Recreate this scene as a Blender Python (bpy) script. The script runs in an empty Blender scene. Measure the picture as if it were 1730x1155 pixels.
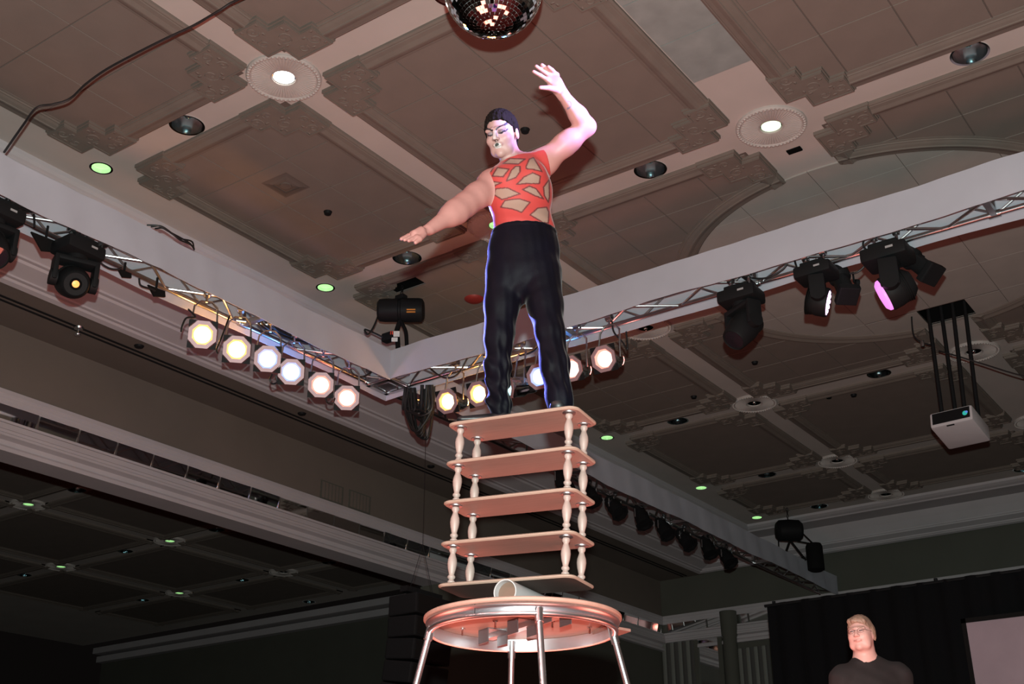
import bpy, bmesh, math, random
import numpy as np
from mathutils import Vector, Matrix

# ------------------------------------------------------------------ camera
ZC = 1.5                                   # camera height above the ballroom floor
W_PX, H_PX, F_PX = 1730, 1155, 2057.65
YAW, PITCH, ROLL = -0.6155, 0.4274, -0.0046
_r0 = Vector((math.cos(YAW), -math.sin(YAW), 0))
FWD = Vector((math.sin(YAW)*math.cos(PITCH), math.cos(YAW)*math.cos(PITCH), math.sin(PITCH)))
_u0 = _r0.cross(FWD)
RGT = _r0*math.cos(ROLL) + _u0*math.sin(ROLL)
UPV = -_r0*math.sin(ROLL) + _u0*math.cos(ROLL)
HFW = Vector((math.sin(YAW), math.cos(YAW), 0))
scene = bpy.context.scene
COL = scene.collection
cam_d = bpy.data.cameras.new('camera')
cam = bpy.data.objects.new('camera', cam_d); COL.objects.link(cam)
cam_d.sensor_width = 36.0; cam_d.lens = F_PX/W_PX*36.0
cam_d.clip_start = 0.05; cam_d.clip_end = 200
cam.matrix_world = Matrix(((RGT.x, UPV.x, -FWD.x, 0), (RGT.y, UPV.y, -FWD.y, 0), (RGT.z, UPV.z, -FWD.z, ZC), (0, 0, 0, 1)))
scene.camera = cam

# ------------------------------------------------------------------ world, exposure, large lights
world = bpy.data.worlds.new('world'); scene.world = world
world.use_nodes = True
bgn = world.node_tree.nodes['Background']
bgn.inputs[0].default_value = (0.9, 0.75, 0.7, 1); bgn.inputs[1].default_value = 0.003
vs = scene.view_settings
vs.view_transform = 'Standard'; vs.look = 'None'; vs.exposure = 0.0; vs.gamma = 1.0
vs.use_curve_mapping = False

def lamp(name, kind, loc, power, color, target=None, **kw):
    d = bpy.data.lights.new(name, kind); d.energy = power; d.color = color
    for k, v in kw.items(): setattr(d, k, v)
    o = bpy.data.objects.new(name, d); COL.objects.link(o); o.location = loc
    if target is not None:
        o.rotation_euler = (Vector(target)-Vector(loc)).to_track_quat('-Z', 'Y').to_euler()
    return o
# the photographer's flash, a little above the lens
lamp('camera_flash', 'SPOT', Vector((0, 0, ZC)) + UPV*0.28, 2850, (0.86, 1.0, 0.94), target=Vector((0, 0, ZC)) + UPV*0.28 + FWD*8, spot_size=math.radians(120), spot_blend=0.25, shadow_soft_size=0.03)
# red wash thrown up by the stage deck under the performer
for wx, wy in ((-4.9, 3.3), (-1.2, 2.9), (-4.6, 6.2), (-1.4, 5.9)):
    lamp('stage_red_wash', 'AREA', (wx, wy, 1.30), 46, (1.0, 0.22, 0.15), target=(wx, wy, 9), shape='SQUARE', size=1.5)
# lavender follow spot from the house floor, right of the camera
lamp('lavender_follow_spot', 'SPOT', _r0*6.0+HFW*1.6+Vector((0, 0, ZC+4.0)), 24000, (0.46, 0.40, 1.0), target=_r0*0.17+HFW*5.20+Vector((0, 0, ZC+3.76)), spot_size=math.radians(5.6), spot_blend=0.35, shadow_soft_size=0.05)
# blue back light from the far left
lamp('blue_back_light', 'SPOT', (-7.9, 6.4, 6.1), 6000, (0.16, 0.18, 1.0), target=(-3.2, 4.4, 4.3), spot_size=math.radians(14), spot_blend=0.5, shadow_soft_size=0.06)
# warm front wash of the stage (par cans in front, out of frame)
for wx, wy in ((-6.2, -1.6), (-4.6, -1.9), (-1.4, -2.2), (0.4, -2.4)):
    lamp('warm_front_wash', 'SPOT', (wx, wy, 6.4), 300, (1.0, 0.48, 0.45), target=(-2.2, 5.2, 3.6), spot_size=math.radians(34), spot_blend=0.6, shadow_soft_size=0.16)

# ------------------------------------------------------------------ measured points: pixel + a real plane -> world point
def ray(x, y): return FWD + RGT*((x-W_PX/2)/F_PX) + UPV*((H_PX/2-y)/F_PX)
def at_z(x, y, z): d = ray(x, y); return d*((z-ZC)/d.z) + Vector((0, 0, ZC))
def at_x(x, y, X): d = ray(x, y); return d*(X/d.x) + Vector((0, 0, ZC))
def at_y(x, y, Y): d = ray(x, y); return d*(Y/d.y) + Vector((0, 0, ZC))
def loc3(x, y, d):                       # stage frame: right, away from the house, up (above the camera)
    r = ray(x, y); r = r*(d/r.dot(HFW)); return Vector((r.dot(_r0), d, r.z))
STAGE_ROT = -YAW

# ------------------------------------------------------------------ materials
MATS = {}
def mat(name, col, rough=0.6, metal=0.0, var=0.0, scale=8.0, bump=0.0, bscale=60.0, sheen=0.0, coat=0.0, spec=0.5, emit=None, estr=0.0, attr=None, stretch=None, trans=0.0):
    m = bpy.data.materials.new(name); m.use_nodes = True
    nt = m.node_tree; b = nt.nodes['Principled BSDF']
    b.inputs['Base Color'].default_value = (*col, 1); b.inputs['Roughness'].default_value = rough
    b.inputs['Metallic'].default_value = metal; b.inputs['Specular IOR Level'].default_value = spec
    if sheen: b.inputs['Sheen Weight'].default_value = sheen; b.inputs['Sheen Roughness'].default_value = 0.35
    if coat: b.inputs['Coat Weight'].default_value = coat
    if trans: b.inputs['Transmission Weight'].default_value = trans
    if emit: b.inputs['Emission Color'].default_value = (*emit, 1); b.inputs['Emission Strength'].default_value = estr
    tc = None
    if var or bump:
        tc = nt.nodes.new('ShaderNodeTexCoord'); mp = nt.nodes.new('ShaderNodeMapping')
        nt.links.new(tc.outputs['Object'], mp.inputs['Vector'])
        if stretch: mp.inputs['Scale'].default_value = stretch
    src = None
    if attr:
        a = nt.nodes.new('ShaderNodeAttribute'); a.attribute_name = attr; src = a.outputs['Color']
        nt.links.new(src, b.inputs['Base Color'])
    if var:
        n = nt.nodes.new('ShaderNodeTexNoise'); n.inputs['Scale'].default_value = scale; n.inputs['Detail'].default_value = 5
        nt.links.new(mp.outputs[0], n.inputs['Vector'])
        hs = nt.nodes.new('ShaderNodeHueSaturation')
        mr = nt.nodes.new('ShaderNodeMapRange'); mr.inputs[1].default_value = 0.3; mr.inputs[2].default_value = 0.7
        mr.inputs[3].default_value = 1-var; mr.inputs[4].default_value = 1+var
        nt.links.new(n.outputs[0], mr.inputs[0]); nt.links.new(mr.outputs[0], hs.inputs['Value'])
        hs.inputs['Color'].default_value = (*col, 1)
        if src: nt.links.new(src, hs.inputs['Color'])
        nt.links.new(hs.outputs[0], b.inputs['Base Color'])
    if bump:
        n2 = nt.nodes.new('ShaderNodeTexNoise'); n2.inputs['Scale'].default_value = bscale; n2.inputs['Detail'].default_value = 4
        nt.links.new(mp.outputs[0], n2.inputs['Vector'])
        bp = nt.nodes.new('ShaderNodeBump'); bp.inputs['Strength'].default_value = bump; bp.inputs['Distance'].default_value = 0.01
        nt.links.new(n2.outputs[0], bp.inputs['Height']); nt.links.new(bp.outputs[0], b.inputs['Normal'])
    MATS[name] = m
    return m
M = MATS
mat('ceiling_white', (0.52, 0.46, 0.43), 0.85, var=0.05, scale=1.5, bump=0.05, bscale=90)
mat('coffer_tile', (0.20, 0.160, 0.138), 0.9, var=0.05, scale=3, bump=0.08, bscale=140)
mat('coffer_frame', (0.185, 0.150, 0.128), 0.85, var=0.06, scale=6, bump=0.08, bscale=60)
mat('coffer_relief', (0.19, 0.152, 0.13), 0.85, var=0.12, scale=30, bump=0.3, bscale=50)
mat('dome_tile', (0.40, 0.36, 0.33), 0.9, var=0.05, scale=3, bump=0.05, bscale=120)
mat('plaster_white', (0.50, 0.455, 0.47), 0.7, var=0.04, scale=2)
mat('wall_brown', (0.155, 0.125, 0.105), 0.85, var=0.06, scale=1.2, bump=0.05, bscale=80)
mat('wall_olive', (0.095, 0.092, 0.075), 0.85, var=0.06, scale=1.2)
mat('mirror', (0.86, 0.88, 0.88), 0.03, 1.0)
mat('mirror_trim', (0.45, 0.45, 0.45), 0.25, 0.9)
mat('chrome', (0.80, 0.82, 0.82), 0.07, 1.0)
mat('steel_dull', (0.50, 0.51, 0.52), 0.32, 1.0, var=0.08, scale=20)
mat('alu', (0.62, 0.62, 0.64), 0.28, 1.0, var=0.05, scale=15)
mat('black_metal', (0.012, 0.012, 0.013), 0.55, 0.0, spec=0.12)
mat('black_matte', (0.010, 0.009, 0.009), 0.8, spec=0.1)
mat('black_hole', (0.004, 0.004, 0.004), 0.9, spec=0.1)
mat('cable', (0.010, 0.010, 0.011), 0.5)
mat('drape_white', (0.47, 0.475, 0.535), 0.85, var=0.03, scale=3, bump=0.06, bscale=25)
mat('access_grey', (0.34, 0.37, 0.36), 0.5, 0.2, var=0.14, scale=4, bump=0.1, bscale=12)
mat('stage_red', (0.20, 0.02, 0.02), 0.85, var=0.1, scale=6)
mat('floor_carpet', (0.07, 0.035, 0.03), 0.95, var=0.2, scale=12)

# ------------------------------------------------------------------ mesh building
class MB:
    def __init__(s): s.v = []; s.f = []
    def add(s, vs_, fs):
        b = len(s.v); s.v += [tuple(p) for p in vs_]; s.f += [tuple(b+i for i in q) for q in fs]; return s
    def box(s, c, d, rot=None):
        x, y, z = [k/2 for k in d]
        P = [Vector((sx*x, sy*y, sz*z)) for sz in (-1, 1) for sy in (-1, 1) for sx in (-1, 1)]
        if rot: P = [rot @ p for p in P]
        c = Vector(c)
        return s.add([p+c for p in P], [(0, 2, 3, 1), (4, 5, 7, 6), (0, 1, 5, 4), (2, 6, 7, 3), (0, 4, 6, 2), (1, 3, 7, 5)])
    def bx(s, x0, x1, y0, y1, z0, z1): return s.box(((x0+x1)/2, (y0+y1)/2, (z0+z1)/2), (abs(x1-x0), abs(y1-y0), abs(z1-z0)))
    def bbox(s, c, d, bev=0.01, rot=None):        # box with chamfered vertical and horizontal edges (24 verts)
        bm = bmesh.new(); bmesh.ops.create_cube(bm, size=1)
        for v in bm.verts: v.co = Vector((v.co.x*d[0], v.co.y*d[1], v.co.z*d[2]))
        bmesh.ops.bevel(bm, geom=bm.edges[:], offset=bev, segments=2, affect='EDGES', profile=0.6)
        bm.verts.index_update(); c = Vector(c)
        P = [(rot @ v.co if rot else v.co)+c for v in bm.verts]
        s.add(P, [[v.index for v in f.verts] for f in bm.faces]); bm.free(); return s
    def tube(s, pts, r, n=8, cap=True):
        pts = [Vector(p) for p in pts]; rs = r if isinstance(r, (list, tuple)) else [r]*len(pts)
        base = len(s.v); up = None
        for i, p in enumerate(pts):
            t = (pts[min(i+1, len(pts)-1)]-pts[max(i-1, 0)])
            t = t.normalized() if t.length > 1e-9 else Vector((0, 0, 1))
            if up is None:
                a = Vector((0, 0, 1)) if abs(t.z) < 0.9 else Vector((1, 0, 0))
                up = t.cross(a).normalized()
            else:
                up = (up - t*up.dot(t)); up = up.normalized() if up.length > 1e-9 else t.orthogonal().normalized()
            w = t.cross(up)
            for k in range(n):
                a = 2*math.pi*k/n; s.v.append(tuple(p + (up*math.cos(a)+w*math.sin(a))*rs[i]))
        for i in range(len(pts)-1):
            for k in range(n):
                a = base+i*n+k; b = base+i*n+(k+1) % n; s.f.append((a, b, b+n, a+n))
        if cap:
            s.f.append(tuple(base+k for k in range(n))[::-1]); e = base+(len(pts)-1)*n; s.f.append(tuple(e+k for k in range(n)))
        return s
    def lathe(s, prof, n=24, o=(0, 0, 0), ax=None, close=False):
        """prof: (radius, height) along axis ax (default +Z)"""
        o = Vector(o); ax = Vector(ax or (0, 0, 1)).normalized()
        u = ax.orthogonal().normalized(); w = ax.cross(u); base = len(s.v)
        for (r, h) in prof:
            for k in range(n):
                a = 2*math.pi*k/n; s.v.append(tuple(o + ax*h + (u*math.cos(a)+w*math.sin(a))*r))
        m = len(prof)
        for i in range(m-1 if not close else m):
            j = (i+1) % m
            for k in range(n):
                k2 = (k+1) % n; s.f.append((base+i*n+k, base+i*n+k2, base+j*n+k2, base+j*n+k))
        if not close:
            if prof[0][0] > 1e-6: s.f.append(tuple(base+k for k in range(n))[::-1])
            if prof[-1][0] > 1e-6: s.f.append(tuple(base+(m-1)*n+k for k in range(n)))
        return s
    def prism(s, poly, z0, z1):
        n = len(poly)
        return s.add([(p[0], p[1], z0) for p in poly]+[(p[0], p[1], z1) for p in poly],
                     [tuple(range(n))[::-1], tuple(range(n, 2*n))]+[(i, (i+1) % n, n+(i+1) % n, n+i) for i in range(n)])
    def sweep(s, rings, closed_ring=True):
        """rings: list of equal-length point lists, joined in order"""
        n = len(rings[0]); base = len(s.v)
        for r in rings: s.v += [tuple(p) for p in r]
        for i in range(len(rings)-1):
            for k in range(n if closed_ring else n-1):
                a = base+i*n+k; b = base+i*n+(k+1) % n; s.f.append((a, b, b+n, a+n))
        if closed_ring:
            s.f.append(tuple(base+k for k in range(n))[::-1]); e = base+(len(rings)-1)*n; s.f.append(tuple(e+k for k in range(n)))
        return s
    def ico(s, c, r, sub=2):
        bm = bmesh.new(); bmesh.ops.create_icosphere(bm, subdivisions=sub, radius=1); bm.verts.index_update()
        r = r if isinstance(r, (tuple, list)) else (r, r, r); c = Vector(c)
        s.add([Vector((v.co.x*r[0], v.co.y*r[1], v.co.z*r[2]))+c for v in bm.verts], [[v.index for v in f.verts] for f in bm.faces]); bm.free(); return s
    def mesh(s, name, m, smooth=False, angle=40):
        me = bpy.data.meshes.new(name); me.from_pydata(s.v, [], s.f)
        bm = bmesh.new(); bm.from_mesh(me); bmesh.ops.recalc_face_normals(bm, faces=bm.faces[:])
        if smooth:
            lim = math.radians(angle)
            for f in bm.faces: f.smooth = True
            for e in bm.edges:
                if len(e.link_faces) != 2 or e.calc_face_angle(0) > lim: e.smooth = False
        bm.to_mesh(me); bm.free()
        me.materials.append(M[m] if isinstance(m, str) else m)
        return me
    def build(s, name, m, parent=None, smooth=False, angle=40): return link(name, s.mesh(name, m, smooth, angle), parent)

def link(name, me, parent=None, loc=None, rot=None):
    o = bpy.data.objects.new(name, me); COL.objects.link(o)
    if parent is not None: o.parent = parent
    if loc is not None: o.location = loc
    if rot is not None: o.rotation_euler = rot
    return o
def tag(o, label=None, cat=None, group=None, kind=None):
    if label: o['label'] = label
    if cat: o['category'] = cat
    if group: o['group'] = group
    if kind: o['kind'] = kind
    return o
def thing(name, label, cat, loc=(0, 0, 0), rotz=0.0, group=None):
    o = bpy.data.objects.new(name, None); COL.objects.link(o); o.empty_display_size = 0.1
    o.location = loc; o.rotation_euler = (0, 0, rotz)
    return tag(o, label, cat, group)
def struct(name, label, cat='structure'):
    o = bpy.data.objects.new(name, None); COL.objects.link(o); o.empty_display_size = 0.1
    return tag(o, label, cat, kind='structure')
def copy_tree(o, parent=None):
    c = o.copy(); COL.objects.link(c); c.parent = parent
    for ch in list(o.children): copy_tree(ch, c)
    return c
def frame_from(z, xhint=Vector((1, 0, 0))):
    z = Vector(z).normalized(); x = xhint - z*xhint.dot(z)
    x = x.normalized() if x.length > 1e-6 else z.orthogonal().normalized()
    y = z.cross(x)
    return Matrix((x, y, z)).transposed()
def spline(pts, n=8):
    P = [Vector(p) for p in pts]; P = [P[0]*2-P[1]]+P+[P[-1]*2-P[-2]]; out = []
    for i in range(1, len(P)-2):
        for k in range(n):
            t = k/n; a, b, c, d = P[i-1:i+3]
            out.append(0.5*((2*b)+(c-a)*t+(2*a-5*b+4*c-d)*t*t+(3*b-a-3*c+d)*t**3))
    return out+[P[-2]]
random.seed(7)
# ================================================================== THE ROOM
HC = 8.0                                   # ceiling underside
XB1, XB2, XB0, XB3 = -6.624, -3.49, -9.115, -0.356
CELL = 3.163
def YR(r): return 5.95 + CELL*r
YL = 20.87
CIRC, RC = (XB2, 12.20), 2.13
XE, YE = -9.47, 21.2                       # edge of the coffered field
mat('coffer_joint', (0.13, 0.10, 0.088), 0.9)
ceiling = struct('ceiling', 'coffered ballroom ceiling with brown panels between pale strips')
# ---- recessed cans (positions) ------------------------------------------------
lit = [(XB1, YR(0), 'med', 'hot'), (XB1, YR(1), 'med', 'green'), (XB2, YR(1), 'med', 'white'),
       (XB0, YR(0), 'can', 'green'), (XB0, YR(1), 'can', 'green'), (XB0, YR(3), 'can', 'green'), (XB0, YR(4), 'can', 'green'), (XB0, YL, 'can', 'green'),
       (-19.4, YR(2), 'med', 'green'), (-19.3, YR(3), 'med', 'green'), (-22.8, YR(3), 'med', 'green'), (-22.7, YR(4), 'med', 'green')]
unlit = [(XB1, YR(2), 'med'), (XB1, YR(3), 'med'), (XB1, YR(4), 'med'), (XB1, YL, 'med'), (XB2, YR(3), 'med'), (XB2, YR(4), 'med'), (XB3, YR(1), 'med'), (-19.3, YR(4), 'med')]
XM01, XM12, XM23 = XB1-1.25, XB1+1.855, XB2+1.82
deep = [(XM01, YR(0)), (XM01, YR(1)), (XM12, YR(1)), (XM01, YR(3)), (XM12, YR(3)), (XM01, YR(4)), (XM12, YR(4)), (XM23, YR(1)), (XM23, YR(3)), (XM01, YL), (XM12+0.5, YL), (XM12, YR(0)),
        at_z(1325, 483, HC).xy[:],
        (-18.0, YR(2)), (-20.67, YR(3)), (-17.95, YR(3)), (-24.1, YR(3)), (-20.6, YR(4)), (-17.95, YR(4)), (-24.0, YR(4)), (-20.95, 21.1)]
slab = MB()
X0, X1, Y0, Y1 = -30.0, 5.0, -4.0, 21.4
slab.bx(X0, X1, Y0, Y1, HC, HC+0.55)
slab_o = slab.build('ceiling_slab', 'ceiling_white', ceiling)
cut = MB()
for x, y, *_ in lit+unlit: cut.lathe([(0.098, -0.1), (0.098, 0.26)], 24, (x, y, HC))
for x, y in deep: cut.lathe([(0.152, -0.1), (0.152, 0.34)], 28, (x, y, HC))
hx = [at_z(*p, HC) for p in [(1540, 527), (1627, 505), (1650, 525), (1583, 545)]]
PHX0, PHX1, PHY0, PHY1 = -3.70, -3.12, 13.80, 14.28       # projector hatch
cut.bx(PHX0, PHX1, PHY0, PHY1, HC-0.2, HC+0.4)
HHX, HHY = at_z(680, 480, HC).xy                           # chain hoist hatch
cut.bx(HHX-0.25, HHX+0.25, HHY-0.13, HHY+0.13, HC-0.2, HC+0.4)
cut_o = cut.build('hole_cutter', 'black_hole')
bo = slab_o.modifiers.new('holes', 'BOOLEAN'); bo.operation = 'DIFFERENCE'; bo.object = cut_o; bo.solver = 'EXACT'
dg = bpy.context.evaluated_depsgraph_get()
nm = bpy.data.meshes.new_from_object(slab_o.evaluated_get(dg)); slab_o.modifiers.clear(); slab_o.data = nm; nm.name = 'ceiling_slab'
bpy.data.objects.remove(cut_o)
for k, (hx0, hx1, hy0, hy1) in enumerate([(PHX0, PHX1, PHY0, PHY1), (HHX-0.25, HHX+0.25, HHY-0.13, HHY+0.13)]):
    m = MB()
    for (a, b, c, d) in ((hx0, hx0+0.012, hy0, hy1), (hx1-0.012, hx1, hy0, hy1), (hx0, hx1, hy0, hy0+0.012), (hx0, hx1, hy1-0.012, hy1)): m.bx(a, b, c, d, HC+0.004, HC+0.38)
    m.bx(hx0, hx1, hy0, hy1, HC+0.37, HC+0.39)
    m.build('hatch_lining', 'black_hole', ceiling)

# ---- coffers ------------------------------------------------------------------
PROF = [(u, v*0.68) for u, v in [(0.0, 0.0), (0.0, 0.035), (0.018, 0.05), (0.03, 0.05), (0.036, 0.058), (0.075, 0.066), (0.115, 0.088), (0.128, 0.088), (0.134, 0.075), (0.165, 0.062), (0.19, 0.045), (0.20, 0.045), (0.206, 0.03), (0.225, 0.026), (0.225, 0.0)]]
def bar(mb, p0, p1, inward):
    """straight moulding from p0 to p1 (outer edge), inward = unit vector to the panel"""
    p0 = Vector((*p0, HC)); p1 = Vector((*p1, HC)); i = Vector((*inward, 0))
    mb.sweep([[p + i*u - Vector((0, 0, v-0.002 if v == 0 else v)) for u, v in PROF] for p in (p0, p1)])
def arc(mb, a0, a1, n=28):
    rings = []
    for k in range(n+1):
        a = a0+(a1-a0)*k/n; d = Vector((math.cos(a), math.sin(a), 0)); c = Vector((*CIRC, HC))
        rings.append([c + d*(RC+u) - Vector((0, 0, v)) for u, v in PROF])
    mb.sweep(rings)
# the notched corner block (shared mesh) : local corner at (0,0), arms along +x and +y, hanging down
NB, LB, BB = 0.18, 0.57, 0.255
def block_poly(e): return [(NB-e, -e), (LB+e, -e), (LB+e, BB+e), (NB+BB+e, BB+e), (NB+BB+e, NB+BB+e), (BB+e, NB+BB+e), (BB+e, LB+e), (-e, LB+e), (-e, NB-e), (NB-e, NB-e)]
bm_ = MB(); bm_.prism(block_poly(0.012), -0.036, 0.001); bm_.prism(block_poly(0.0), -0.060, -0.035)
p_in, p_out = block_poly(-0.022), block_poly(-0.006)
n_ = len(p_in)
bm_.add([(x, y, -0.059) for x, y in p_out]+[(x, y, -0.068) for x, y in p_out]+[(x, y, -0.068) for x, y in p_in]+[(x, y, -0.059) for x, y in p_in],
        [(i+a*n_, (i+1) % n_+a*n_, (i+1) % n_+(a+1)*n_, i+(a+1)*n_) for a in range(3) for i in range(n_)])
block_me = bm_.mesh('corner_block', 'coffer_frame')
rl = MB(); rnd = random.Random(3)
def scroll(cx, cy, r, turns, ph, sgn):
    pts = []
    for k in range(15):
        t = k/14; rr = r*(1-0.82*t); a = ph+sgn*turns*2*math.pi*t
        pts.append((cx+rr*math.cos(a), cy+rr*math.sin(a), -0.059-0.001*t))
    rl.tube(pts, [0.0085-0.003*k/14 for k in range(15)], 5)
for (cx, cy, r, ph, sg) in [(0.49, 0.13, 0.062, 2.4, 1), (0.33, 0.10, 0.052, 0.3, -1), (0.13, 0.49, 0.062, -0.8, -1), (0.10, 0.33, 0.052, 1.2, 1), (0.29, 0.29, 0.075, 3.9, 1)]: scroll(cx, cy, r, 1.3, ph, sg)
for (cx, cy) in [(0.41, 0.06), (0.42, 0.19), (0.06, 0.41), (0.19, 0.42), (0.24, 0.20), (0.20, 0.25), (0.36, 0.38), (0.38, 0.34), (0.535, 0.05), (0.05, 0.535), (0.53, 0.22), (0.22, 0.53)]:
    rl.ico((cx, cy, -0.059), (0.026, 0.014, 0.007) if cx > cy else (0.014, 0.026, 0.007), 1)
relief_me = rl.mesh('scroll_relief', 'coffer_relief', True, 60)
def corner(x, y, sx, sy):
    o = link('corner_block', block_me, ceiling, (x, y, HC)); o.scale = (sx, sy, 1)
    link('scroll_relief', relief_me, o)
def clip(poly, a, b, c):                   # keep a*x+b*y<=c
    out = []
    for i in range(len(poly)):
        p, q = poly[i], poly[(i+1) % len(poly)]; dp = a*p[0]+b*p[1]-c; dq = a*q[0]+b*q[1]-c
        if dp <= 0: out.append(p)
        if dp*dq < 0: t = dp/(dp-dq); out.append((p[0]+(q[0]-p[0])*t, p[1]+(q[1]-p[1])*t))
    return out
def outside(P, rx0, rx1, ry0, ry1):        # convex pieces of P outside a rectangle
    out = []
    for cs_ in (((0, 1, ry0),), ((0, -1, -ry0), (1, 0, rx0)), ((0, -1, -ry0), (-1, 0, -rx1)), ((0, -1, -ry1), (1, 0, rx1), (-1, 0, -rx0))):
        Q = P
        for c_ in cs_:
            Q = clip(Q, *c_)
            if len(Q) < 3: break
        if len(Q) >= 3 and max(p[0] for p in Q)-min(p[0] for p in Q) > 0.02 and max(p[1] for p in Q)-min(p[1] for p in Q) > 0.02: out.append(Q)
    return out
HRECT = (HHX-0.25, HHX+0.25, HHY-0.13, HHY+0.13)
def hits(x0, x1, y0, y1): return x0 < HRECT[1] and x1 > HRECT[0] and y0 < HRECT[3] and y1 > HRECT[2]
TP = 0.615
tile_cache = {}
def tile(x0, x1, y0, y1, m='coffer_tile', z=0.012):
    w, h = round(x1-x0-0.006, 4), round(y1-y0-0.006, 4)
    if w < 0.04 or h < 0.04: return
    if hits(x0, x1, y0, y1):
        for Q in outside([(x0+0.003, y0+0.003), (x1-0.003, y0+0.003), (x1-0.003, y1-0.003), (x0+0.003, y1-0.003)], *HRECT): MB().prism(Q, HC-z, HC+0.001).build('ceiling_tile', m, ceiling)
        return
    key = (w, h, m)
    if key not in tile_cache:
        b = MB(); c = 0.004
        b.add([(-w/2, -h/2, 0.001), (w/2, -h/2, 0.001), (w/2, h/2, 0.001), (-w/2, h/2, 0.001), (-w/2+c, -h/2+c, -z), (w/2-c, -h/2+c, -z), (w/2-c, h/2-c, -z), (-w/2+c, h/2-c, -z)],
              [(4, 5, 6, 7), (0, 1, 5, 4), (1, 2, 6, 5), (2, 3, 7, 6), (3, 0, 4, 7), (3, 2, 1, 0)])
        tile_cache[key] = b.mesh('ceiling_tile', m)
    link('ceiling_tile', tile_cache[key], ceiling, ((x0+x1)/2, (y0+y1)/2, HC))
def grid_lines(a, b, org):
    k0 = math.ceil((a-org)/TP); out = [a]
    k = k0
    while org+k*TP < b-0.02:
        if org+k*TP > a+0.02: out.append(org+k*TP)
        k += 1
    return out+[b]
def panel_tiles(x0, x1, y0, y1, fine=True, circ=False):
    xs = grid_lines(x0, x1, XB1+0.325) if fine else [x0, x1]; ys = grid_lines(y0, y1, YR(0)+0.325) if fine else [y0, y1]
    for i in range(len(xs)-1):
        for j in range(len(ys)-1):
            if circ and all((cx-CIRC[0])**2+(cy-CIRC[1])**2 < (RC+0.1)**2 for cx in xs[i:i+2] for cy in ys[j:j+2]): continue
            tile(xs[i], xs[i+1], ys[j], ys[j+1])
def coffer(x0, x1, y0, y1, fine=True, cc=None, blocks=True):
    """cc = which corner the round field bites: (sx, sy) with -1 = low side"""
    fr = MB(); L = LB if blocks else 0.0
    if cc is None:
        P = [(x0+0.1, y0+0.1), (x1-0.1, y0+0.1), (x1-0.1, y1-0.1), (x0+0.1, y1-0.1)]
        for Q in (outside(P, *HRECT) if hits(x0, x1, y0, y1) else [P]): MB().prism(Q, HC-0.004, HC+0.001).build('coffer_backing', 'coffer_joint', ceiling)
    else:
        P = [(x0+0.1, y0+0.1), (x1-0.1, y0+0.1), (x1-0.1, y1-0.1), (x0+0.1, y1-0.1)]
        MB().prism(P, HC-0.004, HC+0.001).build('coffer_backing', 'coffer_joint', ceiling)
    panel_tiles(x0+0.12, x1-0.12, y0+0.12, y1-0.12, fine, cc is not None)
    cs = [(x0, y0, 1, 1), (x1, y0, -1, 1), (x0, y1, 1, -1), (x1, y1, -1, -1)]
    if cc is None:
        bar(fr, (x0+L, y0), (x1-L, y0), (0, 1)); bar(fr, (x0+L, y1), (x1-L, y1), (0, -1))
        bar(fr, (x0, y0+L), (x0, y1-L), (1, 0)); bar(fr, (x1, y0+L), (x1, y1-L), (-1, 0))
        if blocks:
            for c in cs: corner(*c)
    else:
        bxn = x1 if cc[0] > 0 else x0; byn = y1 if cc[1] > 0 else y0
        oxn = x0 if cc[0] > 0 else x1; oyn = y0 if cc[1] > 0 else y1
        sx = 1 if cc[0] > 0 else -1; sy = 1 if cc[1] > 0 else -1
        yh = CIRC[1]-sy*math.sqrt(RC**2-(bxn-CIRC[0])**2); xh = CIRC[0]-sx*math.sqrt(RC**2-(byn-CIRC[1])**2)
        bar(fr, (oxn+sx*L, oyn), (bxn-sx*L, oyn), (0, sy)); bar(fr, (oxn, oyn+sy*L), (oxn, byn-sy*L), (sx, 0))
        bar(fr, (bxn, oyn+sy*L), (bxn, yh), (-sx, 0)); bar(fr, (oxn+sx*L, byn), (xh, byn), (0, -sy))
        a0 = math.atan2(yh-CIRC[1], bxn-CIRC[0]); a1 = math.atan2(byn-CIRC[1], xh-CIRC[0])
        while a1-a0 > math.pi: a1 -= 2*math.pi
        while a1-a0 < -math.pi: a1 += 2*math.pi
        arc(fr, a0, a1)
        for c in cs:
            if not (abs(c[0]-bxn) < 1e-6 and abs(c[1]-byn) < 1e-6): corner(*c)
    fr.build('coffer_frame', 'coffer_frame', ceiling)
cols = [(-8.97, XB1-0.145), (XB1+0.145, XB2-0.285), (XB2+0.285, XB3-0.145)]
for ci, (x0, x1) in enumerate(cols):
    for r in (-1, 0, 1, 2, 3, 4):
        y0 = YR(r)+0.165; y1 = YR(r+1)-0.14 if r < 4 else YL-0.17
        cc = None
        if ci == 1 and r == 1: cc = (1, 1)
        if ci == 1 and r == 2: cc = (1, -1)
        if ci == 2 and r == 1: cc = (-1, 1)
        if ci == 2 and r == 2: cc = (-1, -1)
        coffer(x0, x1, y0, y1, fine=r < 3, cc=cc)
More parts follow.
